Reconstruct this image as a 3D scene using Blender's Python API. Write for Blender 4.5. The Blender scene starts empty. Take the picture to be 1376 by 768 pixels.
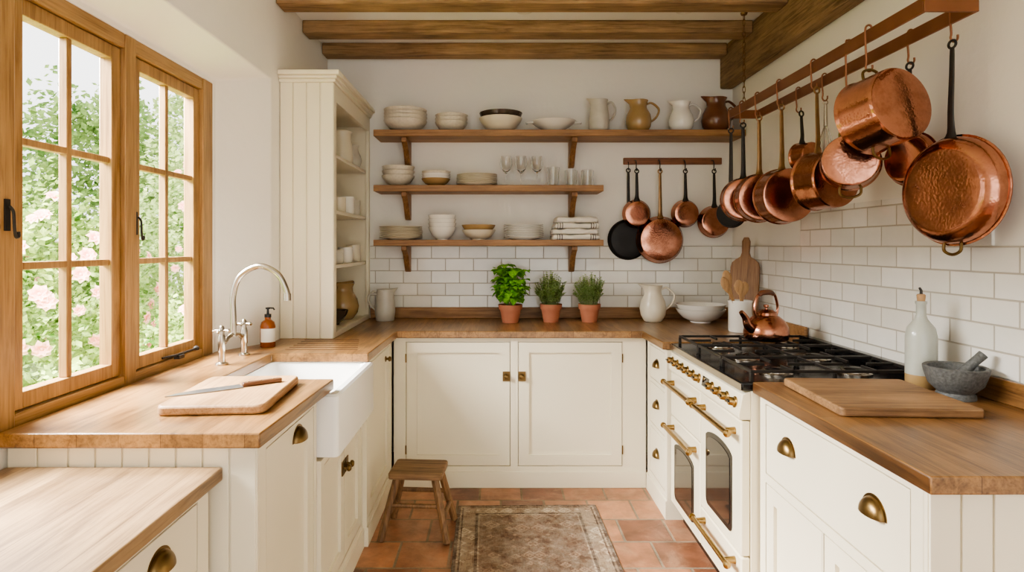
import bpy, bmesh, math, random
from mathutils import Vector, Matrix
PI=math.pi; RAD=math.radians
random.seed(7)
scn=bpy.context.scene; C=scn.collection
# ------------------------------------------------------------------ materials
SAT=.9
def lin(r,g,b,s=None):
    s=SAT if s is None else s
    y=.3*r+.59*g+.11*b; r,g,b=(y+(c-y)*s for c in (r,g,b))
    f=lambda c:(c/255/12.92) if c/255<=.04045 else ((c/255+.055)/1.055)**2.4
    return (f(r),f(g),f(b),1)
def sc(c,k): return (min(1,c[0]*k),min(1,c[1]*k),min(1,c[2]*k),1)
def newmat(name):
    m=bpy.data.materials.new(name); m.use_nodes=True
    t=m.node_tree; return m,t,t.nodes['Principled BSDF']
def nd(t,typ,ins=None,**kw):
    n=t.nodes.new(typ)
    for k,v in kw.items(): setattr(n,k,v)
    if ins:
        for k,v in ins.items():
            if isinstance(v,bpy.types.NodeSocket): t.links.new(v,n.inputs[k])
            else: n.inputs[k].default_value=v
    return n
def mixc(t,f,a,b,blend='MIX'):
    n=nd(t,'ShaderNodeMix',{0:f,6:a,7:b},data_type='RGBA',blend_type=blend); return n.outputs[2]
def mth(t,op,a,b=0.0,c=0.0):
    n=nd(t,'ShaderNodeMath',{0:a,1:b,2:c},operation=op); return n.outputs[0]
def ramp(t,f,stops):
    n=nd(t,'ShaderNodeValToRGB',{'Fac':f}); e=n.color_ramp.elements
    while len(e)<len(stops): e.new(.5)
    for i,(p,c) in enumerate(stops): e[i].position=p; e[i].color=c
    return n.outputs['Color']
def plain(name,c,rough=.5,metal=0,var=.06,vs=5,bump=0,bs=60,coat=0,voro=False,bd=.002,tarn=None):
    m,t,b=newmat(name); tc=nd(t,'ShaderNodeTexCoord').outputs['Object']
    nz=nd(t,'ShaderNodeTexNoise',{'Vector':tc,'Scale':vs,'Detail':4})
    col=mixc(t,nz.outputs['Fac'],sc(c,1-var*2),sc(c,1+var*2))
    if tarn:
        n3=nd(t,'ShaderNodeTexNoise',{'Vector':tc,'Scale':11.0,'Detail':6,'Roughness':.7}).outputs['Fac']
        k=ramp(t,n3,[(.45,(0,0,0,1)),(.75,(.8,.8,.8,1))]); col=mixc(t,k,col,tarn)
        t.links.new(mth(t,'ADD',rough,mth(t,'MULTIPLY',k,.22)),b.inputs['Roughness'])
    else: b.inputs['Roughness'].default_value=rough
    t.links.new(col,b.inputs['Base Color']); b.inputs['Metallic'].default_value=metal
    if coat: b.inputs['Coat Weight'].default_value=coat; b.inputs['Coat Roughness'].default_value=.08
    if bump:
        if voro: h=nd(t,'ShaderNodeTexVoronoi',{'Vector':tc,'Scale':bs},feature='SMOOTH_F1').outputs['Distance']
        else: h=nd(t,'ShaderNodeTexNoise',{'Vector':tc,'Scale':bs,'Detail':5}).outputs['Fac']
        bp=nd(t,'ShaderNodeBump',{'Strength':bump,'Distance':bd,'Height':h}); t.links.new(bp.outputs[0],b.inputs['Normal'])
    return m
def mixrgb(a,b,f): return tuple(a[i]*(1-f)+b[i]*f for i in range(3))+(1,)
def wood(name,dark,light,axis='X',rough=.45,scale=5,staves=None,lshape=False,coat=0,bump=.25,bd=.002,wear=0):
    m,t,b=newmat(name); tc=nd(t,'ShaderNodeTexCoord').outputs['Object']
    s=nd(t,'ShaderNodeSeparateXYZ',{0:tc}).outputs
    order={'X':(0,1,2),'Y':(1,0,2),'Z':(2,0,1)}[axis]
    v=nd(t,'ShaderNodeCombineXYZ',{0:s[order[0]],1:s[order[1]],2:s[order[2]]}).outputs[0]
    if lshape:
        v2=nd(t,'ShaderNodeCombineXYZ',{0:s[0],1:s[1],2:s[2]}).outputs[0]
        g=mth(t,'GREATER_THAN',s[1],3.482)
        v=nd(t,'ShaderNodeMix',{0:g,4:v,5:v2},data_type='VECTOR').outputs[1]
    mp=nd(t,'ShaderNodeMapping',{'Vector':v,'Scale':(1,12,12)}).outputs[0]
    n1=nd(t,'ShaderNodeTexNoise',{'Vector':mp,'Scale':scale*.6,'Detail':8,'Roughness':.65,'Distortion':.9}).outputs['Fac']
    mp2=nd(t,'ShaderNodeMapping',{'Vector':v,'Scale':(1,3,3)}).outputs[0]
    n2=nd(t,'ShaderNodeTexNoise',{'Vector':mp2,'Scale':2.2,'Detail':3}).outputs['Fac']
    f=mth(t,'ADD',mth(t,'MULTIPLY',n1,.65),mth(t,'MULTIPLY',n2,.35))
    col=ramp(t,f,[(.35,dark),(.5,mixrgb(dark,light,.58)),(.65,light)])
    mp3=nd(t,'ShaderNodeMapping',{'Vector':v,'Scale':(2.5,90,90)}).outputs[0]
    n3=nd(t,'ShaderNodeTexNoise',{'Vector':mp3,'Scale':2.0,'Detail':3}).outputs['Fac']
    col=mixc(t,1.0,col,ramp(t,n3,[(.36,(.78,.75,.72,1)),(.5,(1,1,1,1))]),'MULTIPLY')
    if staves:
        br=nd(t,'ShaderNodeTexBrick',{'Vector':v,'Scale':1.0,'Brick Width':staves[0],'Row Height':staves[1],'Mortar Size':.0009,
            'Color1':(.74,.72,.70,1),'Color2':(1.12,1.12,1.12,1),'Mortar':(.42,.36,.32,1),'Bias':0.0})
        col=mixc(t,1.0,col,br.outputs['Color'],'MULTIPLY')
    if wear:
        wn=nd(t,'ShaderNodeTexNoise',{'Vector':tc,'Scale':4.5,'Detail':8,'Roughness':.7}).outputs['Fac']
        col=mixc(t,1.0,col,ramp(t,wn,[(.3,(1-wear,1-wear*1.05,1-wear*1.1,1)),(.62,(1.05,1.04,1.02,1))]),'MULTIPLY')
    t.links.new(col,b.inputs['Base Color']); b.inputs['Roughness'].default_value=rough
    if coat: b.inputs['Coat Weight'].default_value=coat; b.inputs['Coat Roughness'].default_value=.22
    bp=nd(t,'ShaderNodeBump',{'Strength':bump,'Distance':bd,'Height':n1}); t.links.new(bp.outputs[0],b.inputs['Normal'])
    return m
def tiles(name,ax,w,h,c1,c2,mortar,rough,msize=.004,off=.5,origin=(0,0),noise=.25,wob=.35,bd=.004,patch=None):
    m,t,b=newmat(name); tc=nd(t,'ShaderNodeTexCoord').outputs['Object']
    s=nd(t,'ShaderNodeSeparateXYZ',{0:tc}).outputs
    v=nd(t,'ShaderNodeCombineXYZ',{0:mth(t,'SUBTRACT',s[ax[0]],origin[0]),1:mth(t,'SUBTRACT',s[ax[1]],origin[1]),2:0.0}).outputs[0]
    br=nd(t,'ShaderNodeTexBrick',{'Vector':v,'Scale':1.0,'Brick Width':w,'Row Height':h,'Mortar Size':msize,'Mortar Smooth':.3,
        'Color1':c1,'Color2':c2,'Mortar':mortar,'Bias':0.0},offset=off)
    nz=nd(t,'ShaderNodeTexNoise',{'Vector':tc,'Scale':9.0,'Detail':8,'Roughness':.65}).outputs['Fac']
    k=ramp(t,nz,[(.3,(1-noise,1-noise,1-noise,1)),(.68,(1+noise*.15,1+noise*.15,1+noise*.15,1))])
    col=mixc(t,1.0,br.outputs['Color'],k,'MULTIPLY')
    if patch:
        pn=nd(t,'ShaderNodeTexNoise',{'Vector':tc,'Scale':5.0,'Detail':9,'Roughness':.75,'Distortion':.6}).outputs['Fac']
        col=mixc(t,ramp(t,pn,[(.48,(0,0,0,1)),(.72,(.55,.55,.55,1))]),col,patch)
    t.links.new(col,b.inputs['Base Color'])
    rr=mth(t,'ADD',mth(t,'MULTIPLY',br.outputs['Fac'],.5),rough); t.links.new(rr,b.inputs['Roughness'])
    wn=nd(t,'ShaderNodeTexNoise',{'Vector':tc,'Scale':7.0,'Detail':2}).outputs['Fac']
    hh=mth(t,'SUBTRACT',mth(t,'MULTIPLY',wn,wob),br.outputs['Fac'])
    bp=nd(t,'ShaderNodeBump',{'Strength':.6,'Distance':bd,'Height':hh}); t.links.new(bp.outputs[0],b.inputs['Normal'])
    return m
M={}
M['plaster']=plain('plaster',lin(241,236,225),.85,var=.02,vs=2,bump=.25,bs=14,bd=.01)
M['ceil']=plain('ceiling_plaster',lin(244,241,235),.9,var=.02,vs=2,bump=.15,bs=18,bd=.006)
M['cream']=plain('cream_paint',lin(236,226,199),.4,var=.02,vs=3)
M['enamel']=plain('cream_enamel',lin(242,231,200),.12,var=.01,coat=.5)
M['worktop']=wood('oak_worktop',lin(102,67,32),lin(176,128,72),'Y',.34,5,(1.3,.11),True,.3,wear=.16)
M['worktop_y']=wood('oak_worktop_side',lin(96,63,32),lin(166,119,68),'Y',.34,5,(1.3,.11),False,.3,wear=.18)
M['lowtop']=wood('worn_oak_top',lin(122,92,60),lin(190,154,108),'Y',.42,5,(1.6,.16),False,.15,wear=.18)
M['winoak']=wood('window_oak',lin(134,96,52),lin(192,148,92),'Z',.4,4)
M['winoak_y']=wood('window_oak_rail',lin(134,96,52),lin(192,148,92),'Y',.4,4)
M['beam']=wood('beam_oak',lin(112,84,52),lin(192,154,108),'X',.8,6,bump=.8,bd=.008,wear=.2)
M['beam_y']=wood('beam_oak_side',lin(104,78,48),lin(184,148,104),'Y',.8,6,bump=.9,bd=.012,wear=.25)
M['shelf']=wood('shelf_oak',lin(116,80,44),lin(182,134,84),'X',.5,5,wear=.1)
M['brkt']=wood('bracket_oak',lin(108,72,38),lin(168,120,72),'Z',.5,5)
M['groove_shade']=wood('groove_shade_oak',lin(64,40,22),lin(104,70,40),'X',.5,5)  # darkened oak: the shade inside the draining grooves put into the colour
M['board']=wood('chopping_board',lin(110,78,48),lin(174,132,88),'X',.55,6,wear=.2)
M['board2']=wood('pale_chopping_board',lin(150,106,62),lin(204,158,108),'Y',.5,5)
M['spoon']=wood('spoon_wood',lin(166,122,76),lin(212,168,116),'Z',.5,6)
M['paddle']=wood('paddle_wood',lin(118,80,48),lin(170,124,80),'Z',.5,6)
M['stool']=wood('old_stool_wood',lin(90,64,40),lin(156,116,76),'Z',.6,6,wear=.2)
M['stool_x']=wood('old_stool_seat',lin(100,74,48),lin(170,132,92),'X',.6,6,wear=.2)
M['rail']=wood('red_wood_rail',lin(110,66,40),lin(160,102,64),'X',.45,5)
M['grip']=wood('dark_wood_grip',lin(90,48,26),lin(144,86,50),'X',.35,6)
M['knifewood']=wood('knife_wood',lin(70,42,26),lin(120,78,48),'X',.4,8)
M['brass']=plain('aged_brass',lin(120,98,64,1),.34,1,.16,12)
M['gold']=plain('polished_brass',lin(166,138,90,1),.26,1,.12,12)
CT=lin(122,76,54,1)
M['copper']=plain('hammered_copper',lin(198,134,106),.15,1,.2,6,bump=.28,bs=120,voro=True,bd=.0014,tarn=CT)
M['copper2']=plain('smooth_copper',lin(196,132,104),.16,1,.22,7,bump=.12,bs=110,voro=True,bd=.0012,tarn=CT)
M['copper_rail']=plain('copper_bar',lin(150,98,66),.42,.7,.14,9)
M['iron']=plain('cast_iron',lin(58,54,50),.45,.6,.15,20)
M['ironm']=plain('bronze_iron',lin(146,112,74),.34,.9,.15,20)
M['blackpan']=plain('black_steel',lin(44,42,40),.45,.7,.15,10)
M['black']=plain('black_enamel',lin(22,22,23),.18,0,.1)
M['blackglass']=plain('oven_glass',lin(22,21,22),.05,0,.05,coat=.5)
M['steel']=plain('brushed_nickel',lin(184,176,162),.25,1,.05)
M['blade']=plain('knife_steel',lin(122,125,128),.3,.7,.05)
M['white']=plain('white_ceramic',lin(240,236,226),.22,0,.02,coat=.3)
M['sink']=plain('fireclay',lin(245,243,238),.15,0,.01,coat=.4)
M['offwhite']=plain('cream_ceramic',lin(226,215,190),.28,0,.05,coat=.3)
M['speck']=plain('speckled_stoneware',lin(216,206,185),.35,0,.12,60)
M['tan']=plain('tan_glaze',lin(176,142,92),.25,0,.15,8,coat=.4)
M['brownglaze']=plain('brown_glaze',lin(120,72,44),.2,0,.25,7,coat=.5)
M['darkglaze']=plain('dark_glaze',lin(72,58,46),.25,0,.2,10,coat=.3)
M['greyst']=plain('grey_stoneware',lin(202,196,181),.4,0,.08,20)
M['bottlegrey']=plain('pale_grey_glaze',lin(178,180,168),.3,0,.05,20,coat=.3)
M['terra']=plain('terracotta_pot',lin(184,112,80),.8,0,.12,9)
M['soil']=plain('soil',lin(52,38,28),.95,0,.3,40)
M['granite']=plain('granite',lin(92,93,91),.55,0,.45,120,bump=.3,bs=80)
M['cork']=plain('cork',lin(180,140,96),.8,0,.2,50)
M['linen']=plain('linen',lin(232,226,212),.9,0,.05,30,bump=.4,bs=300,bd=.001)
M['label']=plain('paper_label',lin(232,227,213),.6)
M['walltile_b']=tiles('white_tiles_back',(0,2),.19,.0835,lin(241,238,229),lin(228,224,212),lin(188,179,163),.07,.0035,.5,(.03,.98),.05,.6)
M['walltile_r']=tiles('white_tiles_side',(1,2),.19,.0835,lin(242,239,231),lin(229,225,214),lin(190,181,165),.07,.0035,.5,(.04,.98),.05,.6)
M['floor']=tiles('terracotta_floor',(0,1),.235,.235,lin(204,138,96),lin(128,78,56),lin(150,132,108),.32,.007,.5,(.02,.05),.5,.8,patch=lin(200,158,124))
def stripes(name):
    m,t,b=newmat(name); tc=nd(t,'ShaderNodeTexCoord').outputs['Object']
    s=nd(t,'ShaderNodeSeparateXYZ',{0:tc}).outputs
    a=mth(t,'ABSOLUTE',s[0]); 
    k=mth(t,'MULTIPLY',mth(t,'GREATER_THAN',a,.085),mth(t,'GREATER_THAN',mth(t,'SINE',mth(t,'MULTIPLY',a,420.0)),.1))
    k=mth(t,'MULTIPLY',k,mth(t,'LESS_THAN',a,.125))
    t.links.new(mixc(t,k,lin(232,226,212),lin(120,114,110)),b.inputs['Base Color']); b.inputs['Roughness'].default_value=.9
    return m
M['towel']=stripes('striped_linen')
def glassm():
    m,t,b=newmat('clear_glass'); b.inputs['Transmission Weight'].default_value=1; b.inputs['Roughness'].default_value=.02
    b.inputs['IOR'].default_value=1.45; b.inputs['Base Color'].default_value=(.97,.98,.98,1); return m
M['glass']=glassm()
def amberm():
    m,t,b=newmat('amber_glass'); b.inputs['Transmission Weight'].default_value=.5; b.inputs['Roughness'].default_value=.05
    b.inputs['Base Color'].default_value=lin(178,96,26,1); return m
M['amber']=amberm()
def panem():
    m,t,b=newmat('window_glass'); out=[n for n in t.nodes if n.type=='OUTPUT_MATERIAL'][0]
    tr=nd(t,'ShaderNodeBsdfTransparent'); gl=nd(t,'ShaderNodeBsdfGlossy',{'Roughness':.02})
    mx=nd(t,'ShaderNodeMixShader',{0:.04,1:tr.outputs[0],2:gl.outputs[0]}); t.links.new(mx.outputs[0],out.inputs[0]); t.nodes.remove(b)
    return m
M['pane']=panem()
def leafm(name,c1,c2,tr=.4,vs=4):
    m,t,b=newmat(name); out=[n for n in t.nodes if n.type=='OUTPUT_MATERIAL'][0]; t.nodes.remove(b)
    tc=nd(t,'ShaderNodeTexCoord').outputs['Object']
    nz=nd(t,'ShaderNodeTexNoise',{'Vector':tc,'Scale':vs,'Detail':6,'Roughness':.7}).outputs['Fac']
    col=ramp(t,nz,[(.36,c1),(.64,c2)])
    d=nd(t,'ShaderNodeBsdfDiffuse',{'Color':col}); tl=nd(t,'ShaderNodeBsdfTranslucent',{'Color':col})
    mx=nd(t,'ShaderNodeMixShader',{0:tr,1:d.outputs[0],2:tl.outputs[0]}); t.links.new(mx.outputs[0],out.inputs[0]); return m
M['leaf']=leafm('garden_leaves',lin(66,102,40,1),lin(190,208,130,1),.4,4)
M['leaf2']=leafm('tree_leaves',lin(74,112,54,1),lin(178,200,128,1),.4,3.4)
M['leaf3']=leafm('pale_leaves',lin(100,136,66,1),lin(210,222,160,1),.4,4)
M['rose']=leafm('rose_petals',lin(246,172,162,1),lin(254,218,206,1),.4,9)
M['basil']=leafm('basil_leaves',lin(96,168,50,1),lin(172,226,92,1),.35,30)
M['thyme']=leafm('thyme_leaves',lin(136,172,98,1),lin(200,218,152,1),.35,30)
M['stem']=plain('plant_stem',lin(120,134,78),.7)
M['lawn']=leafm('lawn',lin(110,144,66,1),lin(180,200,116,1),.1,5)
M['stone']=plain('garden_stone',lin(222,210,186),.9,0,.2,6,bump=.5,bs=8,bd=.03)
def rugm():
    m,t,b=newmat('faded_rug'); g=nd(t,'ShaderNodeTexCoord').outputs['Object']
    s=nd(t,'ShaderNodeSeparateXYZ',{0:g}).outputs
    ax=mth(t,'ABSOLUTE',s[0]); ay=mth(t,'ABSOLUTE',s[1])
    d=mth(t,'MINIMUM',mth(t,'SUBTRACT',.37,ax),mth(t,'SUBTRACT',.70,ay))
    A=lin(172,153,130);B=lin(102,82,68);Cc=lin(186,169,146);D=lin(146,121,100)
    base=ramp(t,mth(t,'MULTIPLY',d,2.5),[(0,B),(.04,A),(.065,B),(.085,Cc),(.22,A),(.24,B),(.275,Cc),(.295,D)])
    base.node.color_ramp.interpolation='CONSTANT'
    sv=nd(t,'ShaderNodeCombineXYZ',{0:ax,1:ay,2:0.0}).outputs[0]
    def motif(scale,metric,dark,stops):
        vo=nd(t,'ShaderNodeTexVoronoi',{'Vector':sv,'Scale':scale,'Randomness':.75},feature='F1',distance=metric).outputs['Distance']
        r=ramp(t,vo,[(p,dark if k else (1.1,1.08,1.05,1)) for p,k in stops]); r.node.color_ramp.interpolation='CONSTANT'; return r
    c=mixc(t,.85,base,motif(13.0,'MANHATTAN',(.54,.46,.40,1),[(0,1),(.16,0),(.34,1),(.42,0),(.62,1)]),'MULTIPLY')
    c=mixc(t,.65,c,motif(36.0,'CHEBYCHEV',(.6,.53,.48,1),[(0,0),(.22,1),(.34,0),(.5,1)]),'MULTIPLY')
    rn=nd(t,'ShaderNodeTexNoise',{'Vector':g,'Scale':3.5,'Detail':3}).outputs['Fac']
    c=mixc(t,ramp(t,rn,[(.45,(0,0,0,1)),(.7,(.2,.2,.2,1))]),c,lin(146,98,78))
    nz=nd(t,'ShaderNodeTexNoise',{'Vector':g,'Scale':13.0,'Detail':9,'Roughness':.8}).outputs['Fac']
    c=mixc(t,ramp(t,nz,[(.43,(0,0,0,1)),(.70,(.7,.7,.7,1))]),c,lin(180,166,146))
    t.links.new(c,b.inputs['Base Color']); b.inputs['Roughness'].default_value=.95
    n2=nd(t,'ShaderNodeTexNoise',{'Vector':g,'Scale':220.0,'Detail':2}).outputs['Fac']
    bp=nd(t,'ShaderNodeBump',{'Strength':.5,'Distance':.003,'Height':n2}); t.links.new(bp.outputs[0],b.inputs['Normal'])
    return m
M['rug']=rugm()
# ------------------------------------------------------------------ mesh helpers
OFF={}
class MB:
    def __init__(s): s.bm=bmesh.new()
    def add(s,vs,fs,Mx=None):
        v=[s.bm.verts.new(Mx@Vector(p) if Mx is not None else p) for p in vs]
        for f in fs:
            try: s.bm.faces.new([v[i] for i in f])
            except ValueError: pass
        return s
    def hexa(s,p): return s.add(p,[(0,1,3,2),(4,6,7,5),(0,4,5,1),(2,3,7,6),(0,2,6,4),(1,5,7,3)])
    def box(s,x0,x1,y0,y1,z0,z1,Mx=None):
        p=[Vector((x,y,z)) for x in (x0,x1) for y in (y0,y1) for z in (z0,z1)]
        if Mx is not None: p=[Mx@q for q in p]
        return s.hexa(p)
    def fbox(s,F,u0,u1,z0,z1,n0,n1): return s.hexa([F(u,z,n) for u in (u0,u1) for z in (z0,z1) for n in (n0,n1)])
    def prism(s,poly,z0,z1,Mx=None):
        n=len(poly); vs=[(x,y,z0) for x,y in poly]+[(x,y,z1) for x,y in poly]
        fs=[tuple(range(n)),tuple(range(n,2*n))]+[(i,(i+1)%n,n+(i+1)%n,n+i) for i in range(n)]
        return s.add(vs,fs,Mx)
    def fprism(s,F,poly,n0,n1):
        n=len(poly); vs=[F(u,z,n0) for u,z in poly]+[F(u,z,n1) for u,z in poly]
        return s.add(vs,[tuple(range(n)),tuple(range(n,2*n))]+[(i,(i+1)%n,n+(i+1)%n,n+i) for i in range(n)])
    def lathe(s,prof,seg=28,Mx=None):
        rings=[];vs=[];fs=[]
        for r,z in prof:
            if r<=1e-6: rings.append([len(vs)]); vs.append((0,0,z))
            else:
                rings.append(list(range(len(vs),len(vs)+seg)))
                vs+= [(r*math.cos(2*PI*k/seg),r*math.sin(2*PI*k/seg),z) for k in range(seg)]
        for a,b in zip(rings,rings[1:]):
            for k in range(seg):
                k2=(k+1)%seg
                if len(a)==1 and len(b)==1: continue
                if len(a)==1: fs.append((a[0],b[k],b[k2]))
                elif len(b)==1: fs.append((a[k],a[k2],b[0]))
                else: fs.append((a[k],a[k2],b[k2],b[k]))
        return s.add(vs,fs,Mx)
    def tube(s,pts,r,seg=10,closed=False,flat=(1,1)):
        pts=[Vector(p) for p in pts]; n=len(pts); rs=r if isinstance(r,(list,tuple)) else [r]*n
        if len(rs)!=n: rs=[rs[min(len(rs)-1,round(i*(len(rs)-1)/(n-1)))] for i in range(n)]
        T=[]
        for i in range(n):
            a=pts[i-1] if (closed or i>0) else pts[i]; b=pts[(i+1)%n] if (closed or i<n-1) else pts[i]
            T.append((b-a).normalized())
        t0=T[0]; up=Vector((0,0,1)) if abs(t0.z)<.9 else Vector((1,0,0))
        nr=(up-t0*up.dot(t0)).normalized(); vs=[];fs=[]
        for i in range(n):
            if i>0: nr=T[i-1].rotation_difference(T[i])@nr
            nr=(nr-T[i]*nr.dot(T[i])).normalized(); bi=T[i].cross(nr)
            for k in range(seg):
                a=2*PI*k/seg; vs.append(pts[i]+(nr*math.cos(a)*flat[0]+bi*math.sin(a)*flat[1])*rs[i])
        for i in range(n if closed else n-1):
            j=(i+1)%n
            for k in range(seg): fs.append((i*seg+k,i*seg+(k+1)%seg,j*seg+(k+1)%seg,j*seg+k))
        if not closed: fs+=[tuple(range(seg)),tuple(range((n-1)*seg,n*seg))]
        return s.add(vs,fs)
    def build(s,name,mat,parent=None,bev=0,ang=35,loc=None,seg=2,org=None):
        bmesh.ops.recalc_face_normals(s.bm,faces=s.bm.faces[:])
        off=Vector((0,0,0))
        if parent is not None: off=OFF.get(parent.name,off)
        elif org is not None: off=Vector(org)
        if off.length>0: bmesh.ops.translate(s.bm,verts=s.bm.verts[:],vec=-off)
        me=bpy.data.meshes.new(name); s.bm.to_mesh(me); s.bm.free()
        for p in me.polygons: p.use_smooth=True
        me.set_sharp_from_angle(angle=RAD(ang))
        me.materials.append(mat)
        o=bpy.data.objects.new(name,me); C.objects.link(o)
        if parent is not None: o.parent=parent; OFF[o.name]=off
        elif org is not None: o.location=org
        if loc is not None: o.location=loc
        if bev:
            b=o.modifiers.new('Bevel','BEVEL'); b.width=bev; b.segments=seg; b.limit_method='ANGLE'
        return o
def tag(o,label,cat,group=None,kind=None):
    o['label']=label; o['category']=cat
    if group: o['group']=group
    if kind: o['kind']=kind
    return o
def thing(name,label,cat,loc=(0,0,0),group=None,world=True):
    o=bpy.data.objects.new(name,None); o.empty_display_size=.05; C.objects.link(o); o.location=loc
    tag(o,label,cat,group); OFF[o.name]=Vector(loc) if world else Vector((0,0,0))
    return o
def struct(o): o['kind']='structure'; return o
def smooth(pts,k=5,closed=False):
    P=[Vector(p) for p in pts]; n=len(P); out=[]
    rng=range(n) if closed else range(n-1)
    for i in rng:
        g=lambda j:P[j%n] if closed else P[max(0,min(n-1,j))]
        a,b,c,d=g(i-1),g(i),g(i+1),g(i+2)
        for q in range(k):
            t=q/k
            out.append(.5*((2*b)+(c-a)*t+(2*a-5*b+4*c-d)*t*t+(3*b-a-3*c+d)*t**3))
    if not closed: out.append(P[-1])
    return out
def rot_to(d,loc=(0,0,0)): return Matrix.Translation(loc)@Vector((0,0,1)).rotation_difference(Vector(d)).to_matrix().to_4x4()
def rrect(u0,u1,z0,z1,r,k=5):
    out=[]
    for cx,cz,a0 in ((u1-r,z1-r,0),(u0+r,z1-r,90),(u0+r,z0+r,180),(u1-r,z0+r,270)):
        for i in range(k+1):
            a=RAD(a0+90*i/k); out.append((cx+r*math.cos(a),cz+r*math.sin(a)))
    return out
# ------------------------------------------------------------------ camera & light
cd=bpy.data.cameras.new('camera'); cam=bpy.data.objects.new('camera',cd); C.objects.link(cam)
cam.location=(0,0,1.40); cam.rotation_euler=(PI/2,0,0); cd.sensor_width=36; cd.lens=815/1376*36
cd.shift_x=20/1376; cd.shift_y=-54/1376; cd.clip_start=.05; scn.camera=cam
w=bpy.data.worlds.new('world'); scn.world=w; w.use_nodes=True
bg=w.node_tree.nodes['Background']; bg.inputs[0].default_value=(1.0,.995,.98,1); bg.inputs[1].default_value=1.5
def area(name,loc,to,sx,sy,e,col):
    l=bpy.data.lights.new(name,'AREA'); l.shape='RECTANGLE'; l.size=sx; l.size_y=sy; l.energy=e; l.color=col
    o=bpy.data.objects.new(name,l); C.objects.link(o); o.location=loc
    o.rotation_euler=(Vector(to)-Vector(loc)).to_track_quat('-Z','Y').to_euler(); return o
area('window_daylight',(-3.3,2.0,3.3),(-.3,2.5,1.0),2.6,1.8,1100,(1,.99,.96))
sl=bpy.data.lights.new('sun','SUN'); sl.energy=3.2; sl.angle=RAD(14); sl.color=(1,.97,.9); so=bpy.data.objects.new('sun',sl); C.objects.link(so)
so.rotation_euler=Vector((.75,.18,-.62)).to_track_quat('-Z','Y').to_euler()
# ------------------------------------------------------------------ room shell
XL,XR,YB,ZC=-1.15,1.60,4.12,2.73
struct(MB().box(-1.42,1.72,-1.8,4.24,-.1,0).build('floor',M['floor']))
struct(MB().box(-1.42,1.72,-1.8,4.24,ZC,ZC+.1).build('ceiling',M['ceil']))
struct(MB().box(-1.42,1.72,YB,4.24,0,ZC).build('wall_back',M['plaster']))
struct(MB().box(XR,1.72,-1.8,YB,0,ZC).build('wall_right',M['plaster']))
def wall_left():
    mb=MB()
    R=lambda x,y0,y1,z0,z1:[(x,y0,z0),(x,y1,z0),(x,y1,z1),(x,y0,z1)]
    vs=R(XL,-1.8,YB,0,ZC)+R(XL,.74,3.09,.776,2.253)+R(-1.31,1.0,2.82,.776,2.17)+R(-1.31,1.03,2.80,.868,2.15)+R(-1.42,1.03,2.80,.868,2.15)+R(-1.42,-1.8,YB,0,ZC)
    fs=[]
    for a,b in ((0,4),(4,8),(8,12),(12,16),(16,20),(20,0)):
        for i in range(4): j=(i+1)%4; fs.append((a+i,a+j,b+j,b+i))
    mb.add(vs,fs)
    return mb.build('wall_left',M['plaster'],bev=.012,seg=3)
struct(wall_left())
struct(MB().box(-.86,1.592,4.110,YB,.985,1.40).build('trim_1',M['walltile_b']))
PZ=Matrix(((0,0,1,0),(1,0,0,0),(0,1,0,0),(0,0,0,1)))
mb=MB(); mb.prism([(.4,.985),(2.19,.985),(2.19,.90),(3.09,.90),(3.09,.985),(4.11,.985),(4.11,1.40),(3.18,1.40),(3.18,1.59),(1.95,1.59),(1.95,1.40),(.4,1.40)],1.590,1.60,PZ)
struct(mb.build('trim_2',M['walltile_r']))
# window
win=thing('window_1','oak casement window with small panes overlooking the garden','window',(-1.35,1.9,.91)); win['kind']='structure'
mb=MB()
for y0,y1 in ((1.03,1.10),(1.60,1.652),(2.145,2.208),(2.71,2.80)): mb.box(-1.392,-1.3125,y0,y1,.8715,2.1485)
mb.build('window_post',M['winoak'],win,bev=.003)
mb=MB()
for a,b in ((1.101,1.599),(1.653,2.144),(2.209,2.709)): mb.box(-1.39,-1.316,a,b,2.098,2.15); mb.box(-1.39,-1.316,a,b,.869,.94)
mb.build('window_rail',M['winoak_y'],win,bev=.003)
for i,(y0,y1) in enumerate(((1.105,1.597),(1.655,2.142),(2.211,2.707))):
    mb=MB(); z0,z1=.943,2.095; s=.047
    mb.box(-1.375,-1.33,y0,y0+s,z0,z1).box(-1.375,-1.33,y1-s,y1,z0,z1).box(-1.374,-1.331,y0+s,y1-s,z0,z0+s).box(-1.374,-1.331,y0+s,y1-s,z1-s,z1)
    ym=(y0+y1)/2; mb.box(-1.366,-1.338,ym-.011,ym+.011,z0+s,z1-s)
    for q in (1,2):
        z=z0+s+(z1-z0-2*s)*q/3; mb.box(-1.365,-1.339,y0+s,y1-s,z-.011,z+.011)
    cs=mb.build('casement',M['winoak'],win,bev=.003)
    a,b,c,d=y0+s-.005,y1-s+.005,z0+s-.005,z1-s+.005
    MB().add([(-1.352,a,c),(-1.352,b,c),(-1.352,b,d),(-1.352,a,d)],[(0,1,2,3)]).build('pane',M['pane'],cs)
    yl=(1.575,1.622,2.232)[i]; zl=(1.50,1.48,1.48)[i]
    mb=MB(); mb.box(-1.331,-1.327,yl-.009,yl+.009,zl-.04,zl+.045) if i!=1 else mb.box(-1.3125,-1.308,yl-.009,yl+.009,zl-.04,zl+.045)
    xx=-1.320 if i!=1 else -1.303
    mb.tube(smooth([(xx,yl,zl+.025),(xx+.010,yl,zl+.01),(xx+.010,yl+.003,zl-.03),(xx+.010,yl+.008,zl-.056),(xx+.010,yl+.018,zl-.054),(xx+.010,yl+.017,zl-.042)],4),.004,8)
    mb.build('latch',M['iron'],cs)
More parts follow.
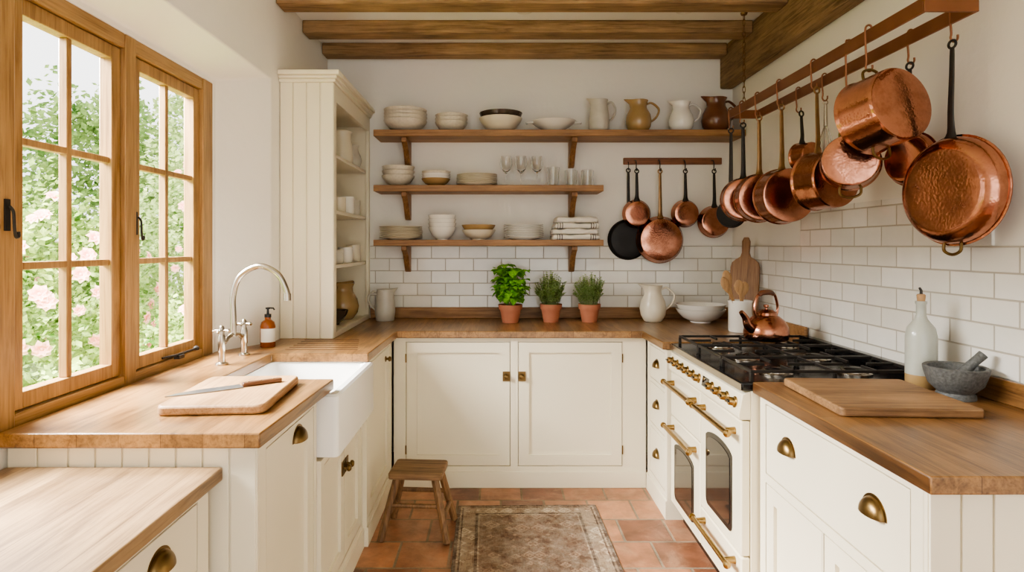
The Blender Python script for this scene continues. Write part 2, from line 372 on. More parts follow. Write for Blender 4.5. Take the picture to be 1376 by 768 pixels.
mb=MB(); mb.tube([(-1.325,2.40,.955),(-1.30,2.45,.957),(-1.30,2.62,.957)],.005,8); mb.lathe([(0,0),(.012,0),(.012,.012),(0,.02)],12,Matrix.Translation((-1.30,2.62,.951))); mb.box(-1.312,-1.288,2.46,2.50,.94,.955)
mb.build('casement_stay',M['iron'],win)
# ------------------------------------------------------------------ ceiling beams
for y0,y1,l in ((3.97,4.09,'slim oak ceiling beam closest to the back wall'),(3.57,3.70,'slim oak ceiling beam, middle of the three crossing the kitchen'),(3.14,3.27,'slim oak ceiling beam nearest the viewer, at the top edge')):
    tag(MB().box(XL+.002,1.508,y0,y1,2.655,ZC).build('ceiling_beam',M['beam'],bev=.008),l,'beam')
tag(MB().box(1.51,1.598,-1.7,4.118,2.46,ZC).build('ceiling_beam',M['beam_y'],bev=.012),'thick rough oak beam running along the top of the right wall','beam')
for x,l in ((.155,'small recessed ceiling spotlight near the middle of the ceiling'),(1.06,'small recessed ceiling spotlight towards the right wall')):
    t=thing('recessed_spotlight',l,'ceiling light',(x,3.43,ZC))
    MB().lathe([(.028,-.003),(.045,-.006),(.047,0),(.028,0),(.028,-.003)],24,Matrix.Translation((x,3.43,ZC-.0005))).build('ring',M['white'],t)
    MB().lathe([(0,-.002),(.028,-.002),(.028,0),(0,0)],24,Matrix.Translation((x,3.43,ZC-.0005))).build('lens',M['label'],t)
# ------------------------------------------------------------------ cabinets
def FL(xf): return lambda u,z,n:Vector((xf+n,u,z))
def FR(xf): return lambda u,z,n:Vector((xf-n,u,z))
def FB(yf): return lambda u,z,n:Vector((u,yf-n,z))
def facebody(t,F,u0,u1,z0,z1,depth,ops,mat=None):
    mb=MB(); mb.fbox(F,u0,u1,z0,z1,-depth,-.022)
    us=sorted({u0,u1}|{o[0] for o in ops}|{o[1] for o in ops}); zs=sorted({z0,z1}|{o[2] for o in ops}|{o[3] for o in ops})
    for a,b in zip(us,us[1:]):
        for c,d in zip(zs,zs[1:]):
            um,zm=(a+b)/2,(c+d)/2
            if not any(o[0]<um<o[1] and o[2]<zm<o[3] for o in ops): mb.fbox(F,a,b,c,d,-.022,0)
    return mb.build('body',mat or M['cream'],t)
def door(t,F,a,b,c,d,name='door',st=.06,mat=None):
    g=.004; a+=g;b-=g;c+=g;d-=g; mb=MB()
    mb.fbox(F,a,a+st,c,d,-.021,-.001).fbox(F,b-st,b,c,d,-.021,-.001).fbox(F,a+st,b-st,c,c+st,-.021,-.001).fbox(F,a+st,b-st,d-st,d,-.021,-.001)
    mb.fbox(F,a+st,b-st,c+st,d-st,-.021,-.013)
    return mb.build(name,mat or M['cream'],t)
def drawer(t,F,a,b,c,d):
    g=.004; return MB().fbox(F,a+g,b-g,c+g,d-g,-.021,0).build('drawer',M['cream'],t,bev=.002)
def cup(p,F,u,z,w=.045,h=.042,d=.028):
    mb=MB(); vs=[];fs=[];A,B=16,8
    for j in range(B+1):
        ph=PI/2*j/B
        for i in range(A+1):
            th=PI*i/A; vs.append(F(u+w*math.cos(th),z+h*math.sin(th)*math.cos(ph)-.012,.001+d*math.sin(th)**.8*math.sin(ph)))
    for j in range(B):
        for i in range(A): q=j*(A+1)+i; fs.append((q,q+1,q+A+2,q+A+1))
    mb.add(vs,fs)
    mb.fprism(F,[(u+(w+.006)*math.cos(PI*i/16),z-.012+(h+.006)*math.sin(PI*i/16)) for i in range(17)],0,.002)
    return mb.build('cup_handle',M['brass'],p)
def knob(p,F,u,z,r=.014):
    o=F(u,z,0); d=F(u,z,1)-o
    return MB().lathe([(0,0),(.016,0),(.016,.003),(.006,.006),(.006,.014),(r,.018),(r*1.05,.024),(r*.7,.031),(0,.033)],18,rot_to(d,o)).build('knob',M['brass'],p)
def latch(p,F,u,z,s):
    mb=MB(); mb.fbox(F,u-.021,u+.021,z-.028,z+.028,0,.004); o=F(u+s*.002,z,.004); d=F(u,z,1)-F(u,z,0)
    mb.lathe([(0,0),(.007,0),(.006,.012),(.014,.016),(.014,.024),(.009,.029),(0,.03)],16,rot_to(d,o))
    return mb.build('latch_knob',M['brass'],p)
def hinge(p,F,u,z):
    mb=MB(); mb.tube([F(u,z-.025,.002),F(u,z+.025,.002)],.004,8); return mb.build('hinge',M['brass'],p)
def beads(F,u0,u1,z0,z1,n0,n1,w=.075):
    mb=MB(); mb.fbox(F,u0,u1,z0,z1,n0,n1-.006); k=max(1,round((u1-u0)/w)); s=(u1-u0)/k
    for i in range(k): mb.fbox(F,u0+i*s+.0025,u0+(i+1)*s-.0025,z0,z1,n1-.006,n1)
    return mb
# left run
F=FL(-.64); t=thing('base_cabinet','cream base cabinet left of the sink, full-height door with brass cup handle','cabinet',(-.9,1.9,0))
facebody(t,F,1.63,2.148,0,.868,.47,[(1.68,2.12,.12,.84)])
d=door(t,F,1.68,2.12,.12,.84,st=.065); cup(d,F,1.95,.79)
beads(FB(1.63),-1.14,-.64,0,.868,0,.018).build('end_panel',M['cream'],t,bev=.002)
beads(FB(1.63),-1.304,-1.141,.79,.868,0,.018).build('end_panel',M['cream'],t,bev=.002)
MB().fbox(F,1.612,2.148,0,.09,0,.007).build('plinth',M['cream'],t)
F=FL(-.625); t=thing('sink_cabinet','cream cabinet under the white sink with paired doors and brass latches','cabinet',(-.9,2.48,0))
facebody(t,F,2.152,2.818,0,.635,.5,[(2.19,2.485,.12,.61),(2.485,2.78,.12,.61)])
d=door(t,F,2.19,2.485,.12,.61,st=.05); latch(d,F,2.46,.50,1)
d=door(t,F,2.485,2.78,.12,.61,st=.05); latch(d,F,2.512,.50,-1)
MB().fbox(F,2.152,2.818,0,.09,0,.007).build('plinth',M['cream'],t)
F=FL(-.607); t=thing('base_cabinet','cream base cabinet between the sink and the back corner, with small knob','cabinet',(-.9,3.1,0))
facebody(t,F,2.822,3.49,0,.868,.5,[(2.86,3.42,.12,.84)])
d=door(t,F,2.86,3.42,.12,.84,st=.06); knob(d,F,3.30,.785)
MB().fbox(F,2.822,3.49,0,.09,0,.007).build('plinth',M['cream'],t)
# back run
F=FB(3.512); t=thing('base_cabinet','wide cream double-door base cabinet under the potted herbs','cabinet',(.12,3.8,0))
facebody(t,F,-.598,.862,0,.868,.57,[(-.528,.077,.125,.845),(.12,.726,.125,.845)])
d=door(t,F,-.528,.077,.125,.845); latch(d,F,.053,.645,1); [hinge(d,F,-.528,z) for z in (.22,.75)]
d=door(t,F,.12,.726,.125,.845); latch(d,F,.145,.645,-1); [hinge(d,F,.726,z) for z in (.22,.75)]
MB().fbox(F,-.598,.862,0,.095,0,.008).build('plinth',M['cream'],t,bev=.003)
# right far
F=FR(.868); t=thing('drawer_cabinet','narrow cream three-drawer cabinet between the back corner and the range','cabinet',(1.2,3.3,0))
facebody(t,F,3.10,3.500,0,.868,.7,[(3.14,3.44,.66,.845),(3.14,3.44,.41,.64),(3.14,3.44,.13,.39)])
for a,b,zc in ((.66,.845,.755),(.41,.64,.535),(.13,.39,.27)):
    d=drawer(t,F,3.14,3.44,a,b); cup(d,F,3.29,zc,.04,.038,.025)
MB().fbox(F,3.10,3.50,0,.095,0,.007).build('plinth',M['cream'],t)
# right near
F=FR(.945); t=thing('base_cabinet','cream base cabinet nearest the range with wide drawer and two brass cup handles','cabinet',(1.25,1.75,0))
facebody(t,F,1.345,2.178,0,.868,.64,[(1.385,2.135,.60,.845),(1.385,1.757,.12,.57),(1.763,2.135,.12,.57)])
d=drawer(t,F,1.385,2.135,.60,.845); cup(d,F,1.97,.74,.045,.044); cup(d,F,1.52,.74,.045,.044)
door(t,F,1.385,1.757,.12,.57,st=.055); door(t,F,1.763,2.135,.12,.57,st=.055)
beads(FB(1.345),.945,1.585,0,.868,0,.018).build('end_panel',M['cream'],t,bev=.002)
MB().fbox(F,1.327,2.178,0,.09,0,.007).build('plinth',M['cream'],t)
# low unit in left foreground
t=thing('low_cabinet','low cream drawer cabinet with worn wooden top in the left foreground','cabinet',(-.95,1.05,0))
F=FL(-.755); facebody(t,F,.45,1.585,0,.778,.385,[(.9,1.53,.58,.755),(.9,1.53,.10,.56),(.50,.88,.10,.755)])
d=drawer(t,F,.9,1.53,.58,.755); cup(d,F,1.355,.69)
door(t,F,.9,1.53,.10,.56); door(t,F,.50,.88,.10,.755)
MB().prism([(-.726,.43),(-.726,1.606),(-1.300,1.606),(-1.300,1.02),(-1.148,.76),(-1.148,.43)],.78,.815).build('low_top',M['lowtop'],t,bev=.004)
# worktops
t=thing('worktop','continuous oak worktop running from the window side around the back wall','worktop',(0,3.5,.87))
MB().prism([(-.62,1.585),(-.602,2.235),(-1.03,2.235),(-1.03,2.765),(-.588,2.765),(-.575,3.482),(.835,3.482),(.845,3.093),(1.588,3.093),(1.588,4.108),(-1.148,4.108),(-1.148,3.087),(-1.305,2.81),(-1.308,1.585)],.87,.91).build('worktop_slab',M['worktop'],t,bev=.004)
mb=MB(); mb.box(-.855,1.572,4.092,4.109,.9105,.984); mb.box(1.572,1.589,3.10,4.09,.9105,.984); mb.build('upstand',M['shelf'],t,bev=.003)
mb=MB()
for i in range(6):
    y=2.86+i*.058; mb.box(-1.0,-.66-.012*i,y,y+.014,.9095,.9114)
mb.build('groove_shade_strips',M['groove_shade'],t)  # thin raised strips in place of cut grooves, their shade painted dark
t=thing('worktop','short oak worktop in the right foreground beside the range','worktop',(1.25,1.74,.87))
MB().box(.92,1.588,1.288,2.186,.87,.91).build('worktop_slab',M['worktop_y'],t,bev=.004)
MB().box(1.572,1.589,1.288,2.186,.9105,.984).build('upstand',M['worktop_y'],t,bev=.003)
# sink
t=thing('belfast_sink','deep white ceramic sink with square apron front set into the worktop','sink',(-.82,2.48,.64))
x0,x1,y0,y1,z0,z1=-1.06,-.568,2.165,2.805,.645,.868; k=.035
mb=MB()
def ringr(xa,xb,ya,yb,z,r): return [(x,y,z) for x,y in rrect(xa,xb,ya,yb,r,4)]
loops=[ringr(x0,x1,y0,y1,z0,.02),ringr(x0,x1,y0,y1,z1-.008,.02),ringr(x0+.008,x1-.008,y0+.008,y1-.008,z1,.02),ringr(x0+k-.006,x1-k+.006,y0+k-.006,y1-k+.006,z1,.03),ringr(x0+k,x1-k,y0+k,y1-k,z1-.01,.03),ringr(x0+k+.01,x1-k-.01,y0+k+.01,y1-k-.01,z0+.05,.05),ringr(x0+k+.04,x1-k-.04,y0+k+.04,y1-k-.04,z0+.03,.05)]
n=len(loops[0]); vs=[p for l in loops for p in l]; fs=[tuple(range(n)),tuple(range((len(loops)-1)*n,len(loops)*n))]
for j in range(len(loops)-1):
    for i in range(n): fs.append((j*n+i,j*n+(i+1)%n,(j+1)*n+(i+1)%n,(j+1)*n+i))
mb.add(vs,fs); mb.build('basin',M['sink'],t)
MB().lathe([(0,.004),(.03,.004),(.034,0),(0,0)],20,Matrix.Translation((-.82,2.48,z0+.0305))).build('drain',M['steel'],t)
# tap
t=thing('bridge_tap','nickel bridge tap with tall arched spout and cross handles','tap',(-1.13,2.6,.91))
mb=MB(); xt=-1.135
for y in (2.50,2.72):
    mb.lathe([(0,0),(.026,0),(.026,.006),(.014,.012),(.012,.05),(.015,.055),(.015,.11),(.011,.125),(0,.127)],20,Matrix.Translation((xt,y,.9105)))
mb.tube(smooth([(xt,2.50,1.0),(xt,2.53,1.0),(xt,2.56,1.015),(xt,2.61,1.02),(xt,2.66,1.015),(xt,2.69,1.0),(xt,2.72,1.0)],4),.009,12)
mb.build('tap_body',M['steel'],t)
MB().tube(smooth([(xt,2.61,1.01),(xt,2.61,1.1),(xt,2.61,1.19),(xt+.03,2.61,1.27),(xt+.11,2.61,1.313),(xt+.19,2.61,1.28),(xt+.228,2.61,1.21),(xt+.232,2.61,1.17)],6),.0125,14).build('spout',M['steel'],t)
MB().lathe([(.011,0),(.016,0),(.016,.03),(.011,.03),(.011,0)],16,Matrix.Translation((xt+.232,2.61,1.165))).build('aerator',M['steel'],t)
for y in (2.50,2.72):
    mb=MB(); mb.tube([(xt-.03,y,1.05),(xt+.03,y,1.05)],.006,10); mb.tube([(xt,y-.03,1.05),(xt,y+.03,1.05)],.006,10)
    for dx,dy in ((-.03,0),(.03,0),(0,-.03),(0,.03)): mb.lathe([(0,-.009),(.009,0),(0,.009)],10,Matrix.Translation((xt+dx,y+dy,1.05)))
    mb.lathe([(0,0),(.01,0),(.01,.03),(.006,.036),(0,.037)],14,Matrix.Translation((xt,y,1.035)))
    mb.build('cross_handle',M['steel'],t)
# ------------------------------------------------------------------ tall corner shelf unit
t=thing('shelf_cupboard','tall cream beadboard cupboard with open shelves in the back left corner','cupboard',(-1.0,3.65,.91))
hx0,hx1,hy0,hy1=-1.148,-.862,3.2,4.108
beads(FB(hy0+.02),hx0,hx1,.9105,2.262,0,.02,.07).build('side_panel',M['cream'],t,bev=.002)
MB().box(hx0,hx0+.012,hy0+.02,hy1,.9105,2.26).build('back_panel',M['cream'],t)
MB().box(hx0+.012,hx1-.02,hy1-.012,hy1,.9105,2.26).build('far_panel',M['cream'],t)
for z in (1.885,1.575,1.275): MB().box(hx0+.012,hx1-.024,hy0+.02,hy1-.012,z,z+.02).build('shelf',M['cream'],t,bev=.002)
MB().box(hx0+.012,hx1-.02,hy0+.02,hy1-.012,.9105,.93).build('bottom_board',M['cream'],t)
MB().box(hx0+.012,hx1-.02,hy0+.02,hy1-.012,2.2,2.22).build('top_board',M['cream'],t)
mb=MB(); mb.box(hx1-.02,hx1,hy0+.02,hy0+.055,.9105,2.26).box(hx1-.02,hx1,hy1-.035,hy1,.9105,2.26).box(hx1-.02,hx1,hy0+.055,hy1-.035,2.17,2.26).box(hx1-.02,hx1,hy0+.055,hy1-.035,.9105,.94)
mb.build('face_frame',M['cream'],t,bev=.002)
mb=MB(); mb.box(hx0,hx1+.012,hy0-.012,hy1,2.262,2.28).box(hx0,hx1+.022,hy0-.022,hy1,2.28,2.296).box(hx0,hx1+.036,hy0-.036,hy1,2.296,2.32); mb.build('cornice',M['cream'],t,bev=.004)
# ------------------------------------------------------------------ wall shelves
SH=[(2.10,2.142,1.588,'long top oak shelf spanning the back wall to the right corner'),(1.748,1.788,.68,'middle oak wall shelf holding the wine glasses'),(1.40,1.438,.68,'lowest oak wall shelf holding folded towels and plates')]
for z0,z1,xr,l in SH:
    t=thing('wall_shelf',l,'shelf',(0,4.0,z0))
    MB().box(-.79,xr,3.87,4.118,z0,z1).build('shelf_board',M['shelf'],t,bev=.003)
    yb=4.118 if z0>1.5 else 4.109
    for x in (-.60,.50):
        mb=MB()
        pts=[(yb,z0-.001),(3.905,z0-.001),(3.905,z0-.028),(3.95,z0-.045),(3.995,z0-.075),(4.035,z0-.125),(4.06,z0-.16),(4.085,z0-.175),(yb,z0-.175)]
        mb.prism(pts,x-.018,x+.018,PZ)
        mb.build('bracket',M['brkt'],t,bev=.003)
# ------------------------------------------------------------------ crockery
ORD=['topmost','second from top','third from top','fourth from top','fifth from top','sixth from top','seventh from top','lowest']
def bowlp(R,H,t=.005): return [(0,0),(.42*R,0),(.42*R,.006),(.72*R,.33*H),(.93*R,.75*H),(R,H),(R-t*.5,H+.001),(R-t,H),(.93*R-t,.75*H),(.71*R-t,.36*H),(.35*R,.014),(0,.012)]
def platep(R): return [(0,0),(.58*R,0),(.6*R,.004),(R*.98,.016),(R,.018),(R*.985,.0205),(.62*R,.0085),(0,.0075)]
def lath(name,prof,mat,loc,label,cat,group=None,seg=32):
    o=MB().lathe(prof,seg).build(name,mat,ang=50,loc=loc); return tag(o,label,cat,group)
def stack(name,cat,prof,mats,x,y,z,n,dz,desc,where,group):
    first={}
    for k in range(n):
        m=mats[k] if isinstance(mats,list) else mats
        pos='lowest' if k==0 else ORD[n-1-k]
        de=desc[k] if isinstance(desc,list) else desc
        lb=f'{de}, {pos} {where}'
        lo=(x+random.uniform(-.002,.002),y+random.uniform(-.002,.002),z+.0005+k*dz)
        if m.name in first:
            o=first[m.name].copy(); C.objects.link(o); o.location=lo; o['label']=lb
        else: first[m.name]=lath(name,prof,m,lo,lb,cat,group)
Z1,Z2,Z3=2.142,1.788,1.438; YS=3.99
stack('bowl','bowl',bowlp(.142,.075),M['speck'],-.602,YS,Z1,4,.024,'wide speckled bowl','in left stack on top shelf','wide bowls stacked at the left of the top shelf')
stack('bowl','bowl',bowlp(.108,.066),M['speck'],-.299,YS,Z1,3,.024,'small speckled bowl','in second stack on top shelf','small bowls stacked on the top shelf')
stack('bowl','bowl',bowlp(.142,.092),[M['offwhite'],M['darkglaze']],.024,YS,Z1,2,.035,['beige bowl','dark brown glazed bowl'],'of the two nested on top shelf','nested brown bowls on the top shelf')
t=thing('serving_dish','wide shallow white dish with two lug handles on top shelf','dish',(.372,YS,Z1+.0005))
MB().lathe([(0,0),(.06,0),(.055,.012),(.11,.04),(.15,.07),(.148,.073),(.106,.046),(.05,.02),(0,.018)],32,Matrix.Translation((.372,YS,Z1+.0005))).build('dish_body',M['white'],t,ang=50)
for s in (-1,1): MB().tube(smooth([(.372+s*.135,YS-.03,Z1+.062),(.372+s*.175,YS-.02,Z1+.064),(.372+s*.175,YS+.02,Z1+.064),(.372+s*.135,YS+.03,Z1+.062)],4),.006,8).build('lug_handle',M['white'],t)
JUGS={'a':[(.0,0),(.85,0),(.92,.02),(.98,.15),(1,.3),(.93,.55),(.80,.8),(.80,.93),(.86,1)],
      'b':[(0,0),(.6,0),(.68,.02),(.92,.18),(1,.36),(.9,.56),(.64,.76),(.62,.88),(.74,1)],
      'c':[(0,0),(.8,0),(.86,.02),(.95,.3),(.9,.6),(.75,.85),(.78,1)]}
def jug(name,label,mat,H,R,loc,shape='b',rz=0,handle=True,group=None,cat='jug'):
    t=thing(name,label,cat,loc,group,world=False)
    pr=[(r*R,z*H) for r,z in JUGS[shape]]
    pr=pr+[(pr[-1][0]-.004,H+.001)]+[(max(0,r-.006),z if z>.01 else .008) for r,z in reversed(pr[1:])]+[(0,.008)]
    mb=MB(); mb.lathe(pr,32)
    for v in mb.bm.verts:
        k=max(0,(v.co.z/H-.78)/.22); a=math.atan2(v.co.y,-v.co.x)
        if k>0: 
            w_=math.exp(-(a/.45)**2); v.co.x-=k*k*R*.42*w_; v.co.z+=k*k*H*.04*w_
    mb.build('jug_body',mat,t,ang=60)
    if handle:
        top=[p for p in JUGS[shape]][-2][0]*R
        MB().tube(smooth([(top*.95,0,H*.88),(top+R*.4,0,H*.93),(R*1.56,0,H*.74),(R*1.4,0,H*.5),(R*.93,0,H*.34)],6),.0095,10,flat=(.75,1.15)).build('handle',mat,t)
    t.rotation_euler=(0,0,rz); return t
jug('jug','pale grey-cream jug, first of four jugs along top shelf',M['greyst'],.215,.068,(.671,YS,Z1+.0005),'a')
jug('jug','mustard tan glazed jug between two pale jugs on top shelf',M['tan'],.21,.085,(.93,YS,Z1+.0005),'b')
jug('jug','off-white rounded jug between the tan and brown jugs',M['white'],.20,.082,(1.21,YS,Z1+.0005),'b')
jug('jug','glossy dark brown jug at right end of top shelf',M['brownglaze'],.225,.095,(1.44,YS,Z1+.0005),'b',RAD(12))
stack('bowl','bowl',bowlp(.108,.07),M['speck'],-.651,YS,Z2,3,.03,'speckled cream bowl','in stack at left of middle shelf','cream bowls stacked on the middle shelf')
stack('bowl','bowl',bowlp(.095,.05),[M['tan'],M['white'],M['white'],M['speck']],-.401,YS,Z2,4,.016,['tan shallow bowl','white shallow bowl','white shallow bowl','speckled shallow bowl'],'in second stack on middle shelf','shallow bowls stacked on the middle shelf')
stack('plate','plate',platep(.135),M['offwhite'],-.132,YS,Z2,6,.0115,'cream plate','in plate stack on middle shelf','cream plates on the middle shelf')
wp=[(0,0),(.036,0),(.036,.002),(.006,.006),(.004,.015),(.004,.085),(.012,.095),(.032,.115),(.041,.145),(.038,.18),(.034,.2),(.0325,.2),(.036,.18),(.039,.145),(.030,.117),(.01,.099),(0,.097)]
g0=None
for x,l in ((.059,'stemmed wine glass, leftmost of three on middle shelf'),(.157,'stemmed wine glass, central one of three on middle shelf'),(.262,'stemmed wine glass next to the tumblers on middle shelf')):
    if g0 is None: g0=lath('wine_glass',wp,M['glass'],(x,YS,Z2+.0005),l,'glass','wine glasses on the middle shelf')
    else: g0_=g0.copy(); C.objects.link(g0_); g0_.location=(x,YS,Z2+.0005); g0_['label']=l
for x,h,l in ((.368,.125,'tall clear tumbler beside the wine glasses'),(.486,.105,'short clear tumbler between two other tumblers'),(.594,.105,'short clear tumbler at right end of middle shelf')):
    lath('tumbler',[(0,0),(.034,0),(.042,h),(.0405,h+.001),(.039,h),(.0315,.01),(0,.01)],M['glass'],(x,YS,Z2+.0005),l,'glass','tumblers on the middle shelf')
stack('plate','plate',platep(.142),M['offwhite'],-.631,YS,Z3,7,.0115,'wide cream plate','in left stack on lowest shelf','plates at the left of the lowest shelf')
stack('bowl','bowl',bowlp(.092,.085),M['white'],-.362,YS,Z3,4,.026,'deep white bowl','in tall stack on lowest shelf','deep bowls stacked on the lowest shelf')
stack('bowl','bowl',bowlp(.112,.066),[M['offwhite'],M['tan']],-.122,YS,Z3,2,.032,['cream bowl','tan-rimmed bowl'],'of the pair beside plates on lowest shelf','bowl pair on the lowest shelf')
stack('plate','plate',platep(.13),M['white'],.176,YS,Z3,8,.0115,'white plate','in stack beside towels on lowest shelf','plates next to the towels on the lowest shelf')
# folded towels
def towel(z,h,w,lab,m,ph):
    d=.2; pts=[]; r=h*.5
    for i in range(9):
        a=PI/2+PI*i/8; pts.append((-d/2+r*1.3+r*1.3*math.cos(a),r+r*math.sin(a)))
    pts+=[(0,0),(d/2-.006,.001),(d/2,h*.2),(d/2-.002,h*.42),(d/2-.012,h*.49),(-d/2+.03,h*.5),(d/2-.012,h*.52),(d/2-.003,h*.58),(d/2,h*.8),(d/2-.006,h*.98),(0,h)]
    n=len(pts); S=30; vs=[];fs=[]
    for j in range(S+1):
        u=j/S; e=min(u,1-u); k=math.sqrt(max(0,1-(1-e/.07)**2)) if e<.07 else 1
        for (y,zz) in pts:
            wv=.0030*math.sin(9*u+ph)+.0018*math.sin(23*u+2*ph)
            zc=h*.5+(zz-h*.5)*(.25+.75*k)+ (wv if zz>h*.3 else 0)
            vs.append(((u-.5)*w,y*(.97+.03*k)+.006*math.sin(7*u+ph*1.7),max(0,zc) if zz>.002 else 0))
    for j in range(S):
        for i in range(n): fs.append((j*n+i,j*n+(i+1)%n,(j+1)*n+(i+1)%n,(j+1)*n+i))
    fs+=[tuple(range(n)),tuple(range(S*n,(S+1)*n))]
    mb=MB(); mb.add(vs,fs)
    o=tag(mb.build('folded_towel',m,ang=75,loc=(.51+random.uniform(-.008,.008),YS,z)),lab,'towel','folded towels on the lowest shelf')
    o.rotation_euler=(0,0,random.uniform(-.03,.03))
z=Z3+.0005
for i,(h,w,l,m) in enumerate(((.034,.30,'folded striped linen towel at the bottom of the towel pile','towel'),(.034,.295,'folded plain white linen towel, second from bottom of the pile','linen'),(.034,.285,'folded striped linen towel, second from top of the pile','towel'),(.037,.27,'folded plain white linen towel on top of the towel pile','linen'))):
    towel(z,h,w,l,M[m],1.3+i*2.1); z+=h+.0032
# crockery in the cupboard
def mug(label,mat,loc,R=.042,H=.085,rz=0):
    t=thing('mug',label,'mug',loc,'mugs in the corner cupboard',world=False)
    MB().lathe([(0,0),(R*.85,0),(R,.008),(R,H),(R-.003,H+.001),(R-.005,H),(R-.005,.012),(0,.008)],24).build('mug_body',mat,t,ang=50)
    MB().tube(smooth([(R*.95,0,H*.8),(R*1.7,0,H*.8),(R*1.8,0,H*.35),(R*.95,0,H*.2)],5),.005,8).build('handle',mat,t)
    t.rotation_euler=(0,0,rz)
jug('pitcher','cream pitcher on the cupboard top shelf, left of the vase',M['offwhite'],.20,.072,(-.965,3.76,1.9055),'a',RAD(-120),cat='pitcher')
jug('vase','small grey vase on the cupboard top shelf',M['greyst'],.15,.062,(-.95,3.97,1.9055),'b',handle=False,cat='vase')
mug('pale mug on the cupboard middle shelf, nearer the side panel',M['offwhite'],(-.94,3.60,1.5955),.042,.09,rz=-1.9)
mug('white mug on the cupboard middle shelf, second from side panel',M['white'],(-.94,3.79,1.5955),.047,.11,-1.8)
mug('cream mug on the cupboard middle shelf beside the back wall',M['greyst'],(-.94,3.97,1.5955),.044,.10,rz=-2)
mug('small cream mug on the cupboard third shelf, nearest side panel',M['greyst'],(-.94,3.56,1.2955),.040,.08,-1.9)
mug('white mug on the cupboard third shelf, between two mugs',M['white'],(-.94,3.76,1.2955),.044,.095,-1.8)
mug('off-white mug on the cupboard third shelf beside back wall',M['offwhite'],(-.94,3.96,1.2955),.047,.11,-2)
jug('crock_jug','large tan pottery jug on the cupboard bottom',M['tan'],.23,.105,(-.995,3.90,.9305),'b',-1.9)
lath('bowl',bowlp(.09,.085),M['darkglaze'],(-.98,3.62,.9305),'small dark glazed bowl on the cupboard bottom beside the tan jug','bowl')
# worktop crockery
jug('jug','plain grey stoneware jug on the worktop beside the cupboard',M['greyst'],.205,.07,(-.735,3.98,.9105),'c',RAD(180))
jug('jug','cream jug on the back worktop beside the white bowls',M['offwhite'],.235,.085,(1.01,3.93,.9105),'b',RAD(-12))
stack('bowl','bowl',bowlp(.155,.085),M['white'],1.31,3.90,.91,2,.03,'broad white bowl','of the nested pair beside the cream jug','nested white bowls on the worktop')
# ------------------------------------------------------------------ herbs
def pot(t,x,y,R=.075,H=.115):
    L=Matrix.Translation((x,y,.9105))
    MB().lathe([(0,0),(R*.68,0),(R*.9,H*.72),(R,H*.72),(R*1.03,H),(R*.93,H),(R*.86,H*.75),(R*.8,H*.7),(0,H*.7)],28,L).build('pot',M['terra'],t,ang=40)
    MB().lathe([(0,H*.7+.001),(R*.8,H*.7+.001),(R*.84,H*.82),(R*.4,H*.88),(0,H*.9)],20,L).build('soil',M['soil'],t)
    return .9105+H*.85
def leafq(mb,p,d,up,L,W,cup=.2):
    d=d.normalized(); s=d.cross(up)
    if s.length<1e-3: s=Vector((1,0,0))
    s.normalize(); n=s.cross(d)
    a=[p,p+d*L*.35+s*W*.5+n*L*cup,p+d*L*.7+s*W*.42+n*L*cup*.8,p+d*L-n*L*.08,p+d*L*.7-s*W*.42+n*L*cup*.8,p+d*L*.35-s*W*.5+n*L*cup,p+d*L*.35+n*L*.04,p+d*L*.7+n*L*.02]
    mb.add(a,[(0,1,6),(1,2,7,6),(2,3,7),(0,6,5),(6,7,4,5),(7,3,4)])
t=thing('potted_basil','bushy broad-leaved basil in terracotta pot on the back worktop','potted plant',(.085,3.88,.91))
zt=pot(t,.085,3.88); mb=MB(); st=MB()
for i in range(36):
    a=random.uniform(0,2*PI); r=random.uniform(.0,.115); h=random.uniform(.12,.29)*(1-.2*r/.115)
    top=Vector((.085+r*math.cos(a),3.88+r*.9*math.sin(a),zt+h)); b0=Vector((.085+.3*r*math.cos(a),3.88+.3*r*math.sin(a),zt))
    st.tube([b0,b0.lerp(top,.5)+Vector((0,0,.01)),top],.002,5)
    for lv in (.5,.75,1.0):
        p=b0.lerp(top,lv)
        for q in range(5 if lv==1 else 4):
            aa=a+q*2*PI/4.5+lv*3+random.uniform(-.3,.3); d=Vector((math.cos(aa),math.sin(aa),random.uniform(-.6,.15)))
            e=p+d*.08
            if e.y>4.085 or e.x>.222: continue
            leafq(mb,p,d,Vector((0,0,1)),random.uniform(.058,.085),random.uniform(.046,.066),.14)
mb.build('foliage',M['basil'],t,ang=80); st.build('stems',M['stem'],t)
def thyme(label,x):
    t=thing('potted_thyme',label,'potted plant',(x,3.91,.91))
    zt=pot(t,x,3.91,.07,.115); mb=MB(); st=MB()
    for i in range(130):
        a=random.uniform(0,2*PI); sp=random.uniform(0,1)**.6; h=random.uniform(.11,.25)*(1-.35*sp)
        b0=Vector((x+.05*sp*math.cos(a),3.91+.05*sp*math.sin(a),zt)); top=Vector((x+.105*sp*math.cos(a),3.91+.11*sp*math.sin(a),zt+h))
        mid=b0.lerp(top,.5)+Vector((0,0,.02)); st.tube([b0,mid,top],.0011,4)
        for q in range(11):
            f=.25+.75*q/10; p=(b0.lerp(mid,f*2) if f<.5 else mid.lerp(top,f*2-1))
            for s in (0,1):
                aa=q*1.9+s*PI+i; d=Vector((math.cos(aa),math.sin(aa),.5))
                leafq(mb,p,d,Vector((0,0,1)),.017,.0095,.1)
    mb.build('foliage',M['thyme'],t,ang=80); st.build('stems',M['stem'],t)
thyme('fine-leaved grey-green thyme in terracotta pot, middle of three herbs',.347)
thyme('fine-leaved grey-green thyme in terracotta pot, nearest the cream jug',.595)
